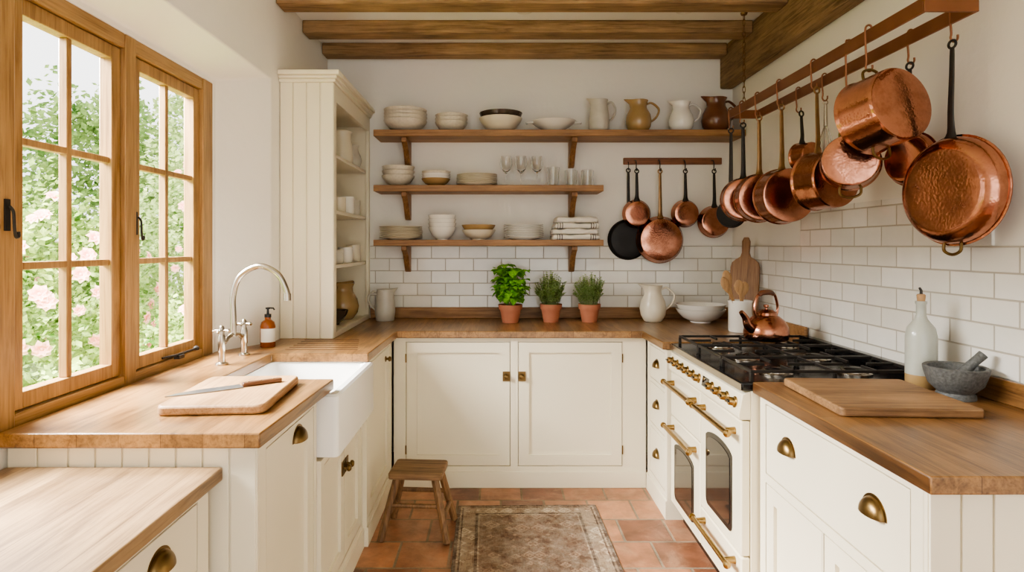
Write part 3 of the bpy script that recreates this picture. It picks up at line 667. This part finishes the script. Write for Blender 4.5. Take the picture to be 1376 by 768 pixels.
# ------------------------------------------------------------------ range cooker
t=thing('range_cooker','cream enamel range cooker with black gas hob and brass rails','cooker',(1.2,2.64,0))
ry0,ry1=2.192,3.088; FX=.895; F=FR(FX)
MB().box(FX+.022,1.585,ry0,ry1,.09,.874).build('body',M['enamel'],t,bev=.003)
MB().box(FX+.05,1.5,ry0+.01,ry1-.01,0,.09).build('plinth',M['black'],t)
ym=2.635
def archwin(a,b,c,e,r,rise):
    pts=[(b-r+r*math.cos(RAD(x)),c+r+r*math.sin(RAD(x))) for x in (-90,-60,-30,0)]
    for i in range(13):
        u=i/12; pts.append((b+(a-b)*u, e-rise+rise*math.sin(PI*u)**.6))
    pts+=[(a+r+r*math.cos(RAD(x)),c+r+r*math.sin(RAD(x))) for x in (180,210,240,270)]
    return pts
def ovendoor(y0,y1,z0,z1,win_,hz,name='oven_door'):
    d=MB().fbox(F,y0+.003,y1-.003,z0,z1,-.021,.012).build(name,M['enamel'],t,bev=.006,seg=3)
    if win_:
        a,b,c,e=win_
        MB().fprism(F,archwin(a,b,c,e,.025,.03),.0121,.015).build('window_frame',M['black'],d)
        MB().fprism(F,archwin(a+.02,b-.02,c+.02,e-.02,.018,.025),.0151,.0165).build('window_glass',M['blackglass'],d)
    mb=MB(); hy0,hy1=y0+.03,y1-.03
    mb.tube([F(hy0,hz,.055),F(hy1,hz,.055)],.0105,14)
    for y in (hy0+.03,hy1-.03): mb.tube([F(y,hz,.012),F(y,hz,.055)],[.014,.010],12)
    for y in (hy0,hy1):
        s=1 if y==hy1 else -1; mb.lathe([(0,0),(.014,0),(.015,.008),(.010,.013),(0,.015)],14,rot_to((0,s,0),F(y,hz,.055)))
    mb.build('handle_rail',M['gold'],d)
ovendoor(ym,ry1,.545,.765,None,.715,'grill_door')
ovendoor(ym,ry1,.105,.54,(ym+.085,ry1-.075,.15,.44),.495)
ovendoor(ry0,ym,.275,.765,(ry0+.085,ym-.075,.32,.64),.715)
ovendoor(ry0,ym,.105,.27,None,.235,'storage_drawer')
PY=Matrix(((1,0,0,0),(0,0,1,0),(0,1,0,0),(0,0,0,1)))
mb=MB(); mb.prism([(FX+.022,.77),(FX-.018,.77),(FX-.022,.785),(FX-.008,.862),(FX+.022,.874)],ry0,ry1,PY)
cp=mb.build('control_panel',M['enamel'],t,bev=.003)
nrm=Vector((-.983,0,.18)); 
def onp(y,f): return Vector((FX-.022+.014*f,y,.785+.077*f))
MB().hexa([onp(y,f)+nrm*o for y in (2.525,2.595) for f in (.25,.78) for o in (.0002,.003)]).build('clock_display',M['blackglass'],cp)
for i in range(11):
    y=ry0+.05+i*.08
    if abs(y-2.56)<.055: continue
    kb=MB().lathe([(0,0),(.021,0),(.021,.003),(.016,.005),(.0155,.022),(.013,.026),(0,.027)],20,rot_to(nrm,onp(y,.5)+nrm*.0005)).build('control_knob',M['gold'],t)
    MB().box(-.003,.003,-.014,.014,0,.005,rot_to(nrm,onp(y,.5)+nrm*.0275)).build('pointer',M['black'],kb)
MB().box(FX-.012,1.582,ry0,ry1,.8745,.905).build('hob_plate',M['black'],t,bev=.006)
MB().box(FX-.016,FX-.0125,ry0,ry1,.876,.902).build('hob_trim',M['steel'],t,bev=.001)
MB().box(1.545,1.582,ry0,ry1,.9055,.945).build('rear_vent',M['black'],t,bev=.004)
for i in range(3):
    a=ry0+.012+i*.292; b=a+.284; x0,x1=FX+.03,1.535; zt,zb=.948,.937; mb=MB(); q=.0042
    for x in (x0,x1): mb.box(x-q,x+q,a,b,zb,zt)
    xm=(x0+x1)/2; mb.box(xm-q,xm+q,a,b,zb,zt)
    for y in (a+q,b-q): mb.box(x0,x1,y-q,y+q,zb,zt)
    for xc in ((x0+xm)/2,(xm+x1)/2):
        yc=(a+b)/2
        mb.box(xc-q,xc+q,a,yc-.045,zb,zt).box(xc-q,xc+q,yc+.045,b,zb,zt).box(xc-.155,xc-.045,yc-q,yc+q,zb,zt).box(xc+.045,xc+.155,yc-q,yc+q,zb,zt)
    for x in (x0,xm,x1):
        for y in (a+q,b-q): mb.box(x-.006,x+.006,y-.006,y+.006,.9055,zb)
    mb.build('pan_grate',M['iron'],t,bev=.0015)
    for xc in ((x0+xm)/2,(xm+x1)/2):
        bb=MB().lathe([(.0,0),(.062,0),(.062,.006),(.050,.009),(.047,.018),(0,.018)],24,Matrix.Translation((xc,(a+b)/2,.9055))).build('burner',M['steel'],t)
        MB().lathe([(0,.0185),(.036,.0185),(.038,.022),(.032,.026),(0,.027)],24,Matrix.Translation((xc,(a+b)/2,.9055))).build('burner_cap',M['black'],bb)
# kettle
kx,ky,kz=1.30,2.93,.9485
t=thing('kettle','polished copper kettle with wooden handle on the hob','kettle',(kx,ky,kz),world=False)
MB().lathe([(0,0),(.092,0),(.1,.008),(.104,.03),(.1,.06),(.084,.092),(.06,.112),(.048,.118),(.048,.124),(0,.124)],36).build('kettle_body',M['copper2'],t,ang=50)
ld=MB().lathe([(0,.1245),(.047,.1245),(.047,.13),(.03,.142),(.008,.147),(0,.147)],28).build('lid',M['copper2'],t)
MB().lathe([(0,.147),(.006,.147),(.006,.153),(.012,.158),(.012,.166),(0,.171)],16).build('lid_knob',M['copper2'],ld)
MB().tube(smooth([(-.08,0,.05),(-.12,0,.075),(-.137,0,.11),(-.165,0,.14)],5),[.026-.0010*i for i in range(16)],14).build('spout',M['copper2'],t)
for s in (-1,1): MB().tube(smooth([(s*.066,0,.105),(s*.078,0,.15),(s*.062,0,.205),(s*.045,0,.218)],5),.0065,10).build('handle_bracket',M['copper2'],t)
MB().tube(smooth([(-.05,0,.215),(-.025,0,.226),(.025,0,.226),(.05,0,.215)],5),[.008,.010,.0115,.0125,.013,.0135,.0135,.0135,.0135,.0135,.013,.0125,.0115,.0105,.010,.008],12).build('grip',M['grip'],t)
t.rotation_euler=(0,0,RAD(25))
# ------------------------------------------------------------------ right side items
cx,cy=1.39,3.47
lath('utensil_crock',[(0,0),(.06,0),(.064,.006),(.064,.165),(.067,.172),(.066,.178),(.06,.176),(.058,.012),(0,.01)],M['white'],(cx,cy,.9105),'white ceramic utensil crock holding wooden spoons','crock')
for i,(dx,dy,tx,ty,l,lab) in enumerate(((.025,-.015,-.12,-.05,.30,'wooden spoon leaning furthest left in the white crock'),(.015,.02,-.07,.04,.335,'wooden spoon second from left in the white crock'),(.02,-.02,-.03,-.045,.285,'wooden spoon standing upright near the middle of the crock'),(.0,.02,.045,.04,.27,'wooden spoon leaning right towards the paddle board'))):
    p0=Vector((cx+dx,cy+dy,.9225)); p1=Vector((cx+tx,cy+ty,.9225+l)); mb=MB()
    pts=[p0.lerp(p1,f) for f in (0,.3,.6,.70,.76,.83,.9,.96,1)]
    mb.tube(pts,[.006,.006,.006,.008,.018,.026,.028,.02,.007],10,flat=(1,.3)); o=mb.build('wooden_spoon',M['spoon']); tag(o,lab,'spoon','wooden spoons in the crock')
pts=[(-.078,0),(.078,0),(.085,.012),(.085,.36),(.078,.39),(.055,.41),(.030,.425),(.022,.45),(.024,.52),(.013,.545),(-.013,.545),(-.024,.52),(-.022,.45),(-.030,.425),(-.055,.41),(-.078,.39),(-.085,.36),(-.085,.012)]
mb=MB(); mb.prism(pts,-.009,.009,PY)
o=mb.build('paddle_board',M['paddle'],bev=.003); o.location=(1.468,3.63,.9125); o.rotation_euler=(RAD(-9),0,RAD(-38)); tag(o,'wooden paddle chopping board leaning on the wall behind the utensil crock','chopping board')
# oil bottle, mortar
bx_,by_=1.475,2.11
t=thing('oil_bottle','pale grey ceramic oil bottle with cork pourer beside the mortar','bottle',(bx_,by_,.9105))
L=Matrix.Translation((bx_,by_,.9105))
MB().lathe([(.048,.045),(.048,.175),(.042,.205),(.02,.235),(.015,.25),(.015,.285),(.018,.29),(.018,.297),(0,.297)],28,L).build('bottle_body',M['bottlegrey'],t,ang=50)
MB().lathe([(0,0),(.046,0),(.0485,.004),(.0485,.0449),(0,.0449)],28,L).build('bottle_base',M['tan'],t)
MB().lathe([(0,.2975),(.012,.2975),(.014,.318),(.010,.322),(0,.322)],16,L).build('cork',M['cork'],t)
MB().tube([(bx_,by_,1.2325),(bx_,by_,1.245),(bx_-.006,by_,1.254)],[.005,.0045,.004],8).build('pourer',M['iron'],t)
lath('mortar',[(0,0),(.055,0),(.055,.012),(.05,.02),(.075,.045),(.088,.085),(.09,.1),(.086,.103),(.077,.1),(.07,.07),(.045,.035),(0,.028)],M['granite'],(1.478,1.955,.9105),'dark grey granite mortar on the right worktop','mortar')
mb=MB(); mb.tube([(1.468,1.955,.962),(1.50,1.945,1.0),(1.525,1.937,1.03),(1.548,1.93,1.055)],[.02,.017,.014,.015],14); tag(mb.build('pestle',M['granite']),'dark grey granite pestle resting in the mortar','pestle')
o=MB().prism(rrect(-.2,.2,-.2,.2,.015),0,.026).build('chopping_board',M['board'],bev=.005,loc=(1.195,1.925,.9105)); o.rotation_euler=(0,0,RAD(-3)); tag(o,'thick square wooden chopping board on the right worktop','chopping board')
# left board & knife & soap
o=MB().prism(rrect(-.155,.155,-.205,.205,.03),0,.028).build('chopping_board',M['board2'],bev=.007,loc=(-.845,1.955,.9105)); o.rotation_euler=(0,0,RAD(4)); tag(o,'rounded pale wooden chopping board under the knife on left worktop','chopping board')
t=thing('kitchen_knife','steel kitchen knife with dark wooden handle lying on chopping board','knife',(-.835,1.985,.939),world=False)
mb=MB(); mb.prism([(-.225,-.012),(-.19,.012),(-.12,.028),(.0,.031),(.0,-.021),(-.06,-.024),(-.15,-.021)],.0,.003); mb.build('blade',M['blade'],t)
mb=MB(); mb.prism([(.0005,-.011),(.0005,.011),(.05,.012),(.10,.011),(.125,.013),(.13,.002),(.125,-.011),(.09,-.008),(.05,-.011)],0,.014); hd=mb.build('handle',M['knifewood'],t,bev=.004)
mb=MB()
for x in (.02,.06,.10): mb.lathe([(0,0),(.0035,0),(.003,.001),(0,.001)],10,Matrix.Translation((x,0,.0141)))
mb.build('rivet',M['gold'],hd)
t.rotation_euler=(0,0,RAD(36))
sx,sy=-1.115,2.95; L=Matrix.Translation((sx,sy,.9105))
t=thing('soap_bottle','amber soap bottle with black pump and pale label by the tap','bottle',(sx,sy,.9105))
MB().lathe([(0,0),(.034,0),(.036,.004),(.036,.10),(.03,.12),(.014,.132),(.014,.142),(0,.142)],28,L).build('bottle_body',M['amber'],t,ang=50)
mb=MB(); vs=[];fs=[]
for i in range(13):
    a=RAD(-130+i*11); 
    for z in (.025,.09): vs.append((sx+.0366*math.cos(a),sy+.0366*math.sin(a),.9105+z))
fs=[(2*i,2*i+1,2*i+3,2*i+2) for i in range(12)]; mb.add(vs,fs).build('paper_label',M['label'],t)
mb=MB(); mb.lathe([(0,.1425),(.016,.1425),(.016,.158),(.006,.16),(.005,.18),(.011,.183),(.011,.19),(0,.192)],18,L); mb.tube([(sx,sy,1.098),(sx+.03,sy-.01,1.098),(sx+.036,sy-.012,1.09)],.004,8); mb.build('pump',M['black'],t)
# ------------------------------------------------------------------ stool & rug
t=thing('step_stool','small worn wooden four-legged stool on the tiled floor','stool',(-.385,2.985,0),world=False)
mb=MB(); mb.prism(rrect(-.13,.13,-.105,.105,.018),.285,.315); mb.build('seat',M['stool_x'],t,bev=.006)
def lp(sx,sy,f): return Vector((sx*(.092+.066*(1-f)),sy*(.072+.055*(1-f)),.012+.273*f))
for sx_ in (-1,1):
    for sy_ in (-1,1):
        mb=MB(); mb.tube([lp(sx_,sy_,0)-Vector((0,0,.008)),lp(sx_,sy_,.5),lp(sx_,sy_,.998)],[.018,.019,.018],8); mb.build('leg',M['stool'],t)
for sx_ in (-1,1): MB().tube([lp(sx_,-1,.33),lp(sx_,1,.33)],.012,8).build('stretcher',M['stool'],t)
for sy_ in (-1,1): MB().tube([lp(-1,sy_,.55),lp(1,sy_,.55)],.012,8).build('stretcher',M['stool'],t)
t.rotation_euler=(0,0,RAD(-4))
o=MB().prism(rrect(-.37,.37,-.70,.70,.01),0,.008).build('rug',M['rug'],bev=.002,loc=(.172,2.56,.0005)); o.rotation_euler=(0,0,RAD(1)); tag(o,'faded grey-brown patterned runner rug on the terracotta floor','rug')
# ------------------------------------------------------------------ pans
def pan(name,label,R,h,L,mat,hmat,loc,yaw,group,lug=False,cat='pan',bs=.9,tilt=0,rounded=False):
    t=thing(name,label,cat,loc,group,world=False)
    A=Matrix.Translation((0,0,-(L+R)))@Matrix(((1,0,0,0),(0,0,-1,0),(0,1,0,0),(0,0,0,1)))
    e=min(.008,h*.2)
    if rounded:
        pr=[(0,h),(R*.45,h)]+[(R*(.72+.27*math.sin(RAD(9*i))),h*math.cos(RAD(9*i))*.985+.004) for i in range(0,11)]+[(R+.004,.003),(R+.004,-.001),(R-.002,-.001),(R*.95,.006),(R*.72,h-.008),(0,h-.004)]
    else:
        pr=[(0,h),(R*bs*.5,h),(R*bs-e*1.2,h),(R*bs-e*.35,h-e*.3),(R*bs,h-e),(R*bs+(.985-bs)*R*.06,h-e*1.6),(R*.985,.014),(R*.99,.008),(R+.003,.003),(R+.003,-.001),(R-.002,-.001),(R*.98-.003,.012),(R*bs-.004,h-.014),(R*bs*.9,h-.004),(0,h-.003)]
    MB().lathe(pr,48,A).build('pan_body',mat,t,ang=40)
    hl=MB(); hl.tube([(.013*math.sin(2*PI*k/16),-.012,-.014+.013*math.cos(2*PI*k/16)) for k in range(16)],.004,8,closed=True)
    hl.tube(smooth([(0,-.012,-.026),(0,-.014,-L*.4),(0,-.018,-L*.75),(0,-.016,-L+.012),(0,-.021,-L-.012),(0,-.02,-L-.03)],3),[.008,.009,.0095,.010,.0105,.011,.0115,.012,.013,.015,.019,.022,.021,.019,.016,.012],10,flat=(1,.42))
    hl.build('handle',hmat,t)
    if lug:
        z=-(L+2*R); MB().tube(smooth([(-.03,-.01,z+.006),(-.028,-.012,z-.02),(0,-.012,z-.032),(.028,-.012,z-.02),(.03,-.01,z+.006)],4),.005,8).build('lug_handle',M['brass'],t)
    t.rotation_euler=(tilt,0,yaw); return t
t=thing('pan_rail','short reddish wooden rail on the back wall holding copper pans','rail',(1.19,4.11,1.973))
MB().box(.855,1.52,4.098,4.119,1.95,1.995).build('rail_board',M['rail'],t,bev=.004)
def peg(x): 
    mb=MB(); mb.tube(smooth([(x,4.098,1.975),(x,4.07,1.972),(x,4.052,1.95),(x,4.055,1.915),(x,4.045,1.9),(x,4.03,1.902),(x,4.027,1.915)],4),.0035,8); mb.build('hook',M['iron'],t)
GB='pans on the back wall rail'
for x in (.93,1.088,1.257,1.449): peg(x)
mb=MB(); mb.tube(smooth([(.885,4.098,1.965),(.885,4.085,1.95),(.885,4.085,1.92),(.885,4.094,1.91)],3),.003,8); mb.build('hook',M['iron'],t)
pan('frying_pan','large black frying pan behind the copper pans on the wall rail',.135,.03,.345,M['blackpan'],M['iron'],(.885,4.104,1.922),0,GB)
pan('frying_pan','small copper pan hanging in front of the black pan',.092,.035,.205,M['copper2'],M['iron'],(.93,4.052,1.91),0,GB)
pan('frying_pan','largest copper frying pan on the wooden wall rail',.155,.05,.315,M['copper'],M['ironm'],(1.088,4.062,1.91),0,GB)
pan('saucepan','small copper pan, third along the wooden wall rail',.090,.045,.205,M['copper2'],M['iron'],(1.257,4.062,1.91),0,GB)
pan('saucepan','copper pan with long iron handle nearest the right wall corner',.105,.05,.245,M['copper2'],M['iron'],(1.449,4.062,1.91),0,GB)
# hanging rack
ZR=2.15; XO,XI=1.33,1.49; YN,YF=1.89,3.46
t=thing('pot_rack','long copper bar pot rack hung on chains above the range','pot rack',(1.41,2.7,ZR))
mb=MB(); b=.024; th=.005
mb.box(XO-th,XO+th,YN,YF,ZR-b,ZR+b).box(XI-th,XI+th,YN,YF,ZR-b,ZR+b).box(XO-th,XI+th,YN-th*2,YN,ZR-b,ZR+b).box(XO-th,XI+th,YF,YF+th*2,ZR-b,ZR+b)
mb.build('rack_frame',M['copper_rail'],t,bev=.002)
for x,y in ((1.41,YF+.004),(1.41,YN-.004)):
    mb=MB(); z=ZR+b+.006; n=17; step=(ZC-.01-z)/n
    for i in range(n):
        zc=z+step*(i+.5); pts=[]
        for k in range(10):
            a=2*PI*k/10; u=.008*math.cos(a); v=(step*.5+.006)*math.sin(a); pts.append((x+u,y,zc+v) if i%2 else (x,y+u,zc+v))
        mb.tube(pts,.002,6,closed=True)
    mb.lathe([(0,0),(.02,0),(.016,-.012),(0,-.014)],14,Matrix.Translation((x,y,ZC-.001)))
    mb.build('chain',M['ironm'],t)
HK={}
def shook(x,y,zb):
    """S hook over the bar at (x,y), lower bend at zb"""
    key=round(zb,3); top=ZR+.026
    if key not in HK:
        d=zb-top
        mb=MB(); mb.tube(smooth([(.013,0,-.03),(.012,0,-.006),(.006,0,.006),(-.004,0,.006),(-.012,0,-.008),(-.011,0,d*.4),(-.008,0,d*.75),(-.010,0,d+.012),(-.004,0,d+.001),(.006,0,d),(.013,0,d+.010),(.013,0,d+.022)],4),.0035,8)
        HK[key]=mb.build('s_hook',M['copper_rail'],loc=(x,y,top)); o=HK[key]
    else:
        o=HK[key].copy(); C.objects.link(o); o.location=(x,y,top)
    tag(o,'small copper S-hook hooked over the bar of the hanging rack','hook','S-hooks on the hanging rack')
GR='copper pans hanging from the rack'
def hang(name,label,R,h,L,mat,hmat,x,y,zt,yawd,lug=False,bs=.96,rounded=False):
    shook(x,y,zt)
    return pan(name,label,R,h,L,mat,hmat,(x+.005,y,zt+.004),RAD(yawd),GR,lug,bs=bs,rounded=rounded)
hang('saute_pan','largest hammered copper saute pan hanging nearest the viewer',.178,.055,.315,M['copper'],M['iron'],XI+.008,1.99,2.07,-78,True,rounded=True)
hang('frying_pan','shallow copper pan hanging between the stockpot and largest pan',.095,.035,.255,M['copper2'],M['iron'],XI+.01,2.20,2.06,-70,rounded=True)
hang('saucepan','deep copper saucepan hanging just left of the low pot',.12,.12,.275,M['copper'],M['ironm'],XO,2.55,2.06,15)
hang('saucepan','mid-sized copper saucepan, third from the far end of rack',.128,.095,.305,M['copper2'],M['ironm'],XO,2.86,2.06,0)
hang('saucepan','copper saucepan, second from the far end of rack',.122,.07,.30,M['copper2'],M['ironm'],XO,3.10,2.06,-6)
hang('saucepan','copper saucepan at the far end of rack behind two others',.115,.06,.30,M['copper2'],M['iron'],XO-.005,3.285,2.06,-12)
hang('frying_pan','small dark pan hanging at the far corner of rack',.08,.035,.40,M['blackpan'],M['iron'],XO-.005,3.44,2.06,-35)
hang('milk_pan','smallest copper pan hanging high behind the saucepans',.068,.085,.16,M['copper2'],M['iron'],XI,3.0,2.06,20)
def stockpot(name,label,R,h,x,y,zt,yawd,tilt):
    shook(x,y,zt); t=thing(name,label,'pot',(x+.005,y,zt+.006),GR,world=False)
    A=Matrix.Translation((0,0,-(R+.035)))@Matrix(((1,0,0,0),(0,0,-1,0),(0,1,0,0),(0,0,0,1)))
    A=A@Matrix.Translation((0,0,-h*.3))
    pr=[(0,h),(R*.5,h),(R*.97-.009,h),(R*.97-.003,h-.0025),(R*.97,h-.009),(R*.972,h-.014),(R,.014),(R+.001,.009),(R+.005,.004),(R+.005,-.001),(R-.002,-.001),(R*.98-.003,.012),(R*.96-.004,h-.018),(R*.9,h-.004),(0,h-.003)]
    MB().lathe(pr,44,A).build('pot_body',M['copper'],t,ang=40)
    for s in (0,1):
        zz=-.035 if s==0 else -(2*R+.035); k=1 if s==0 else -1
        MB().tube(smooth([(-.035,0,zz-k*.006),(-.032,0,zz+k*.022),(0,0,zz+k*.034),(.032,0,zz+k*.022),(.035,0,zz-k*.006)],4),.0048,8).build('loop_handle',M['brass'],t)
    t.rotation_euler=(tilt,0,RAD(yawd))
stockpot('stockpot','deep copper stockpot hanging by its loop handle at the near end',.130,.15,XO-.01,2.155,2.02,14,RAD(-9))
stockpot('casserole_pot','copper pot hanging low below the stockpot',.100,.09,XO+.01,2.31,1.845,-30,RAD(-3))
shook(XI,2.76,2.06)
t=thing('balloon_whisk','steel wire whisk hanging from the rack among the saucepans','whisk',(XI+.005,2.76,2.064),world=False)
mb=MB(); mb.tube([(.01*math.sin(2*PI*k/14),0,-.012+.01*math.cos(2*PI*k/14)) for k in range(14)],.0025,6,closed=True); mb.tube([(0,0,-.022),(0,0,-.12)],[.007,.009],10); mb.build('handle',M['steel'],t)
mb=MB()
for i in range(5):
    a=PI*i/5; c,s=math.cos(a),math.sin(a)
    mb.tube(smooth([(u*c,u*s,z) for u,z in ((.006,-.12),(.022,-.17),(.034,-.225),(.02,-.262),(0,-.27),(-.02,-.262),(-.034,-.225),(-.022,-.17),(-.006,-.12))],3),.0013,5)
mb.build('wires',M['steel'],t)
# ------------------------------------------------------------------ garden
o=MB().box(-16,-1.45,-4,18,-.25,-.15).build('garden_lawn',M['lawn']); tag(o,'pale green garden lawn outside the window','lawn',kind='stuff')
o=MB().box(-9.4,-9.0,2,17,-.149,1.5).build('garden_wall',M['stone'],bev=.05); tag(o,'pale stone garden wall beyond the rose bushes','garden wall')
def cloud(n,c,r,L,mb):
    vs=[];fs=[]
    while len(fs)<n:
        v=Vector((random.gauss(0,1),random.gauss(0,1),random.gauss(0,1))).normalized()*random.uniform(.35,1)**.5
        lump=1+.28*math.sin(5*v.x+c[0]*3)*math.sin(6*v.y+c[1])*math.sin(5*v.z)
        p=Vector((c[0]+v.x*r[0]*lump,c[1]+v.y*r[1]*lump,c[2]+v.z*r[2]*lump))
        if p.z<.07: continue
        d=Vector((random.gauss(0,1),random.gauss(0,1),random.gauss(0,.7))).normalized(); s=d.orthogonal().normalized(); l=L*random.uniform(.5,1.4)
        k=len(vs); vs+=[p,p+d*l*.5+s*l*.3,p+d*l,p+d*l*.5-s*l*.3]; fs.append((k,k+1,k+2,k+3))
    mb.add(vs,fs)
BL=MB()
for ring,(r,n,tl) in enumerate(((.018,5,.9),(.034,6,.5),(.05,7,.15))):
    for i in range(n):
        a=2*PI*i/n+ring*.5; d=Vector((math.cos(a),math.sin(a),tl)); leafq(BL,Vector((0,0,.005*ring)),d,Vector((0,0,1)),r*1.5,r*1.2,.3)
BL.lathe([(0,-.01),(.015,0),(.018,.015),(.008,.026),(0,.028)],10)
bm0=bpy.data.meshes.new('bloom'); BL.bm.to_mesh(bm0); BL.bm.free(); bm0.materials.append(M['rose'])
for p in bm0.polygons: p.use_smooth=True
def shrub(name,label,cat,c,r,n,L,mat,roses):
    t=thing(name,label,cat,(c[0],c[1],-.15),'garden shrubs outside the window')
    mb=MB(); cloud(n,c,r,L,mb); mb.build('foliage',mat,t,ang=90)
    mb=MB()
    for i in range(4): mb.tube([(c[0]+random.uniform(-.1,.1),c[1]+random.uniform(-.1,.1),-.137),(c[0]+random.uniform(-.25,.25),c[1]+random.uniform(-.25,.25),max(.35,c[2]))],[.03,.015],7)
    mb.build('stems',M['stem'],t)
    for i in range(roses):
        v=Vector((random.uniform(.1,1),random.uniform(-1,.5),random.uniform(-.8,.9))).normalized()
        o=bpy.data.objects.new('rose_bloom',bm0); C.objects.link(o); o.parent=t
        q=Vector((c[0]+v.x*r[0]*1.04,c[1]+v.y*r[1]*1.04,max(.05,c[2]+v.z*r[2]*1.04)))
        o.location=q-Vector((c[0],c[1],-.15))
        o.rotation_euler=v.to_track_quat('Z','Y').to_euler(); s=random.uniform(.5,1.0); o.scale=(s,s,s)
shrub('rose_bush','pale pink climbing rose bush seen through the left casement','shrub',(-3.6,4.9,.95),(.7,.72,.95),6500,.058,M['leaf'],56)
shrub('rose_bush','pale pink climbing rose bush seen through the right casement','shrub',(-3.35,6.75,1.35),(.75,.8,1.4),7500,.062,M['leaf3'],64)
shrub('garden_tree','leafy green tree rising behind the roses','tree',(-6.0,9.1,1.9),(1.2,1.25,1.9),8000,.11,M['leaf2'],0)
shrub('garden_tree','tall light green tree filling the right casement','tree',(-5.6,12.2,2.6),(1.3,1.4,2.6),8000,.12,M['leaf3'],0)
shrub('garden_shrub','low rounded green shrub in front of the garden wall','shrub',(-5.6,6.3,.7),(.8,.8,.75),5000,.075,M['leaf2'],16)
shrub('flowering_shrub','low leafy shrub with pink flowers just outside the window','shrub',(-2.4,3.55,.3),(.38,.42,.42),3200,.05,M['leaf'],22)
shrub('flowering_shrub','low pink-flowered shrub growing nearer the house wall','shrub',(-2.3,4.75,.45),(.4,.55,.6),3600,.05,M['leaf'],20)
# view
scn.view_settings.view_transform='AgX'
scn.view_settings.look='AgX - Medium High Contrast'
scn.view_settings.exposure=0.95
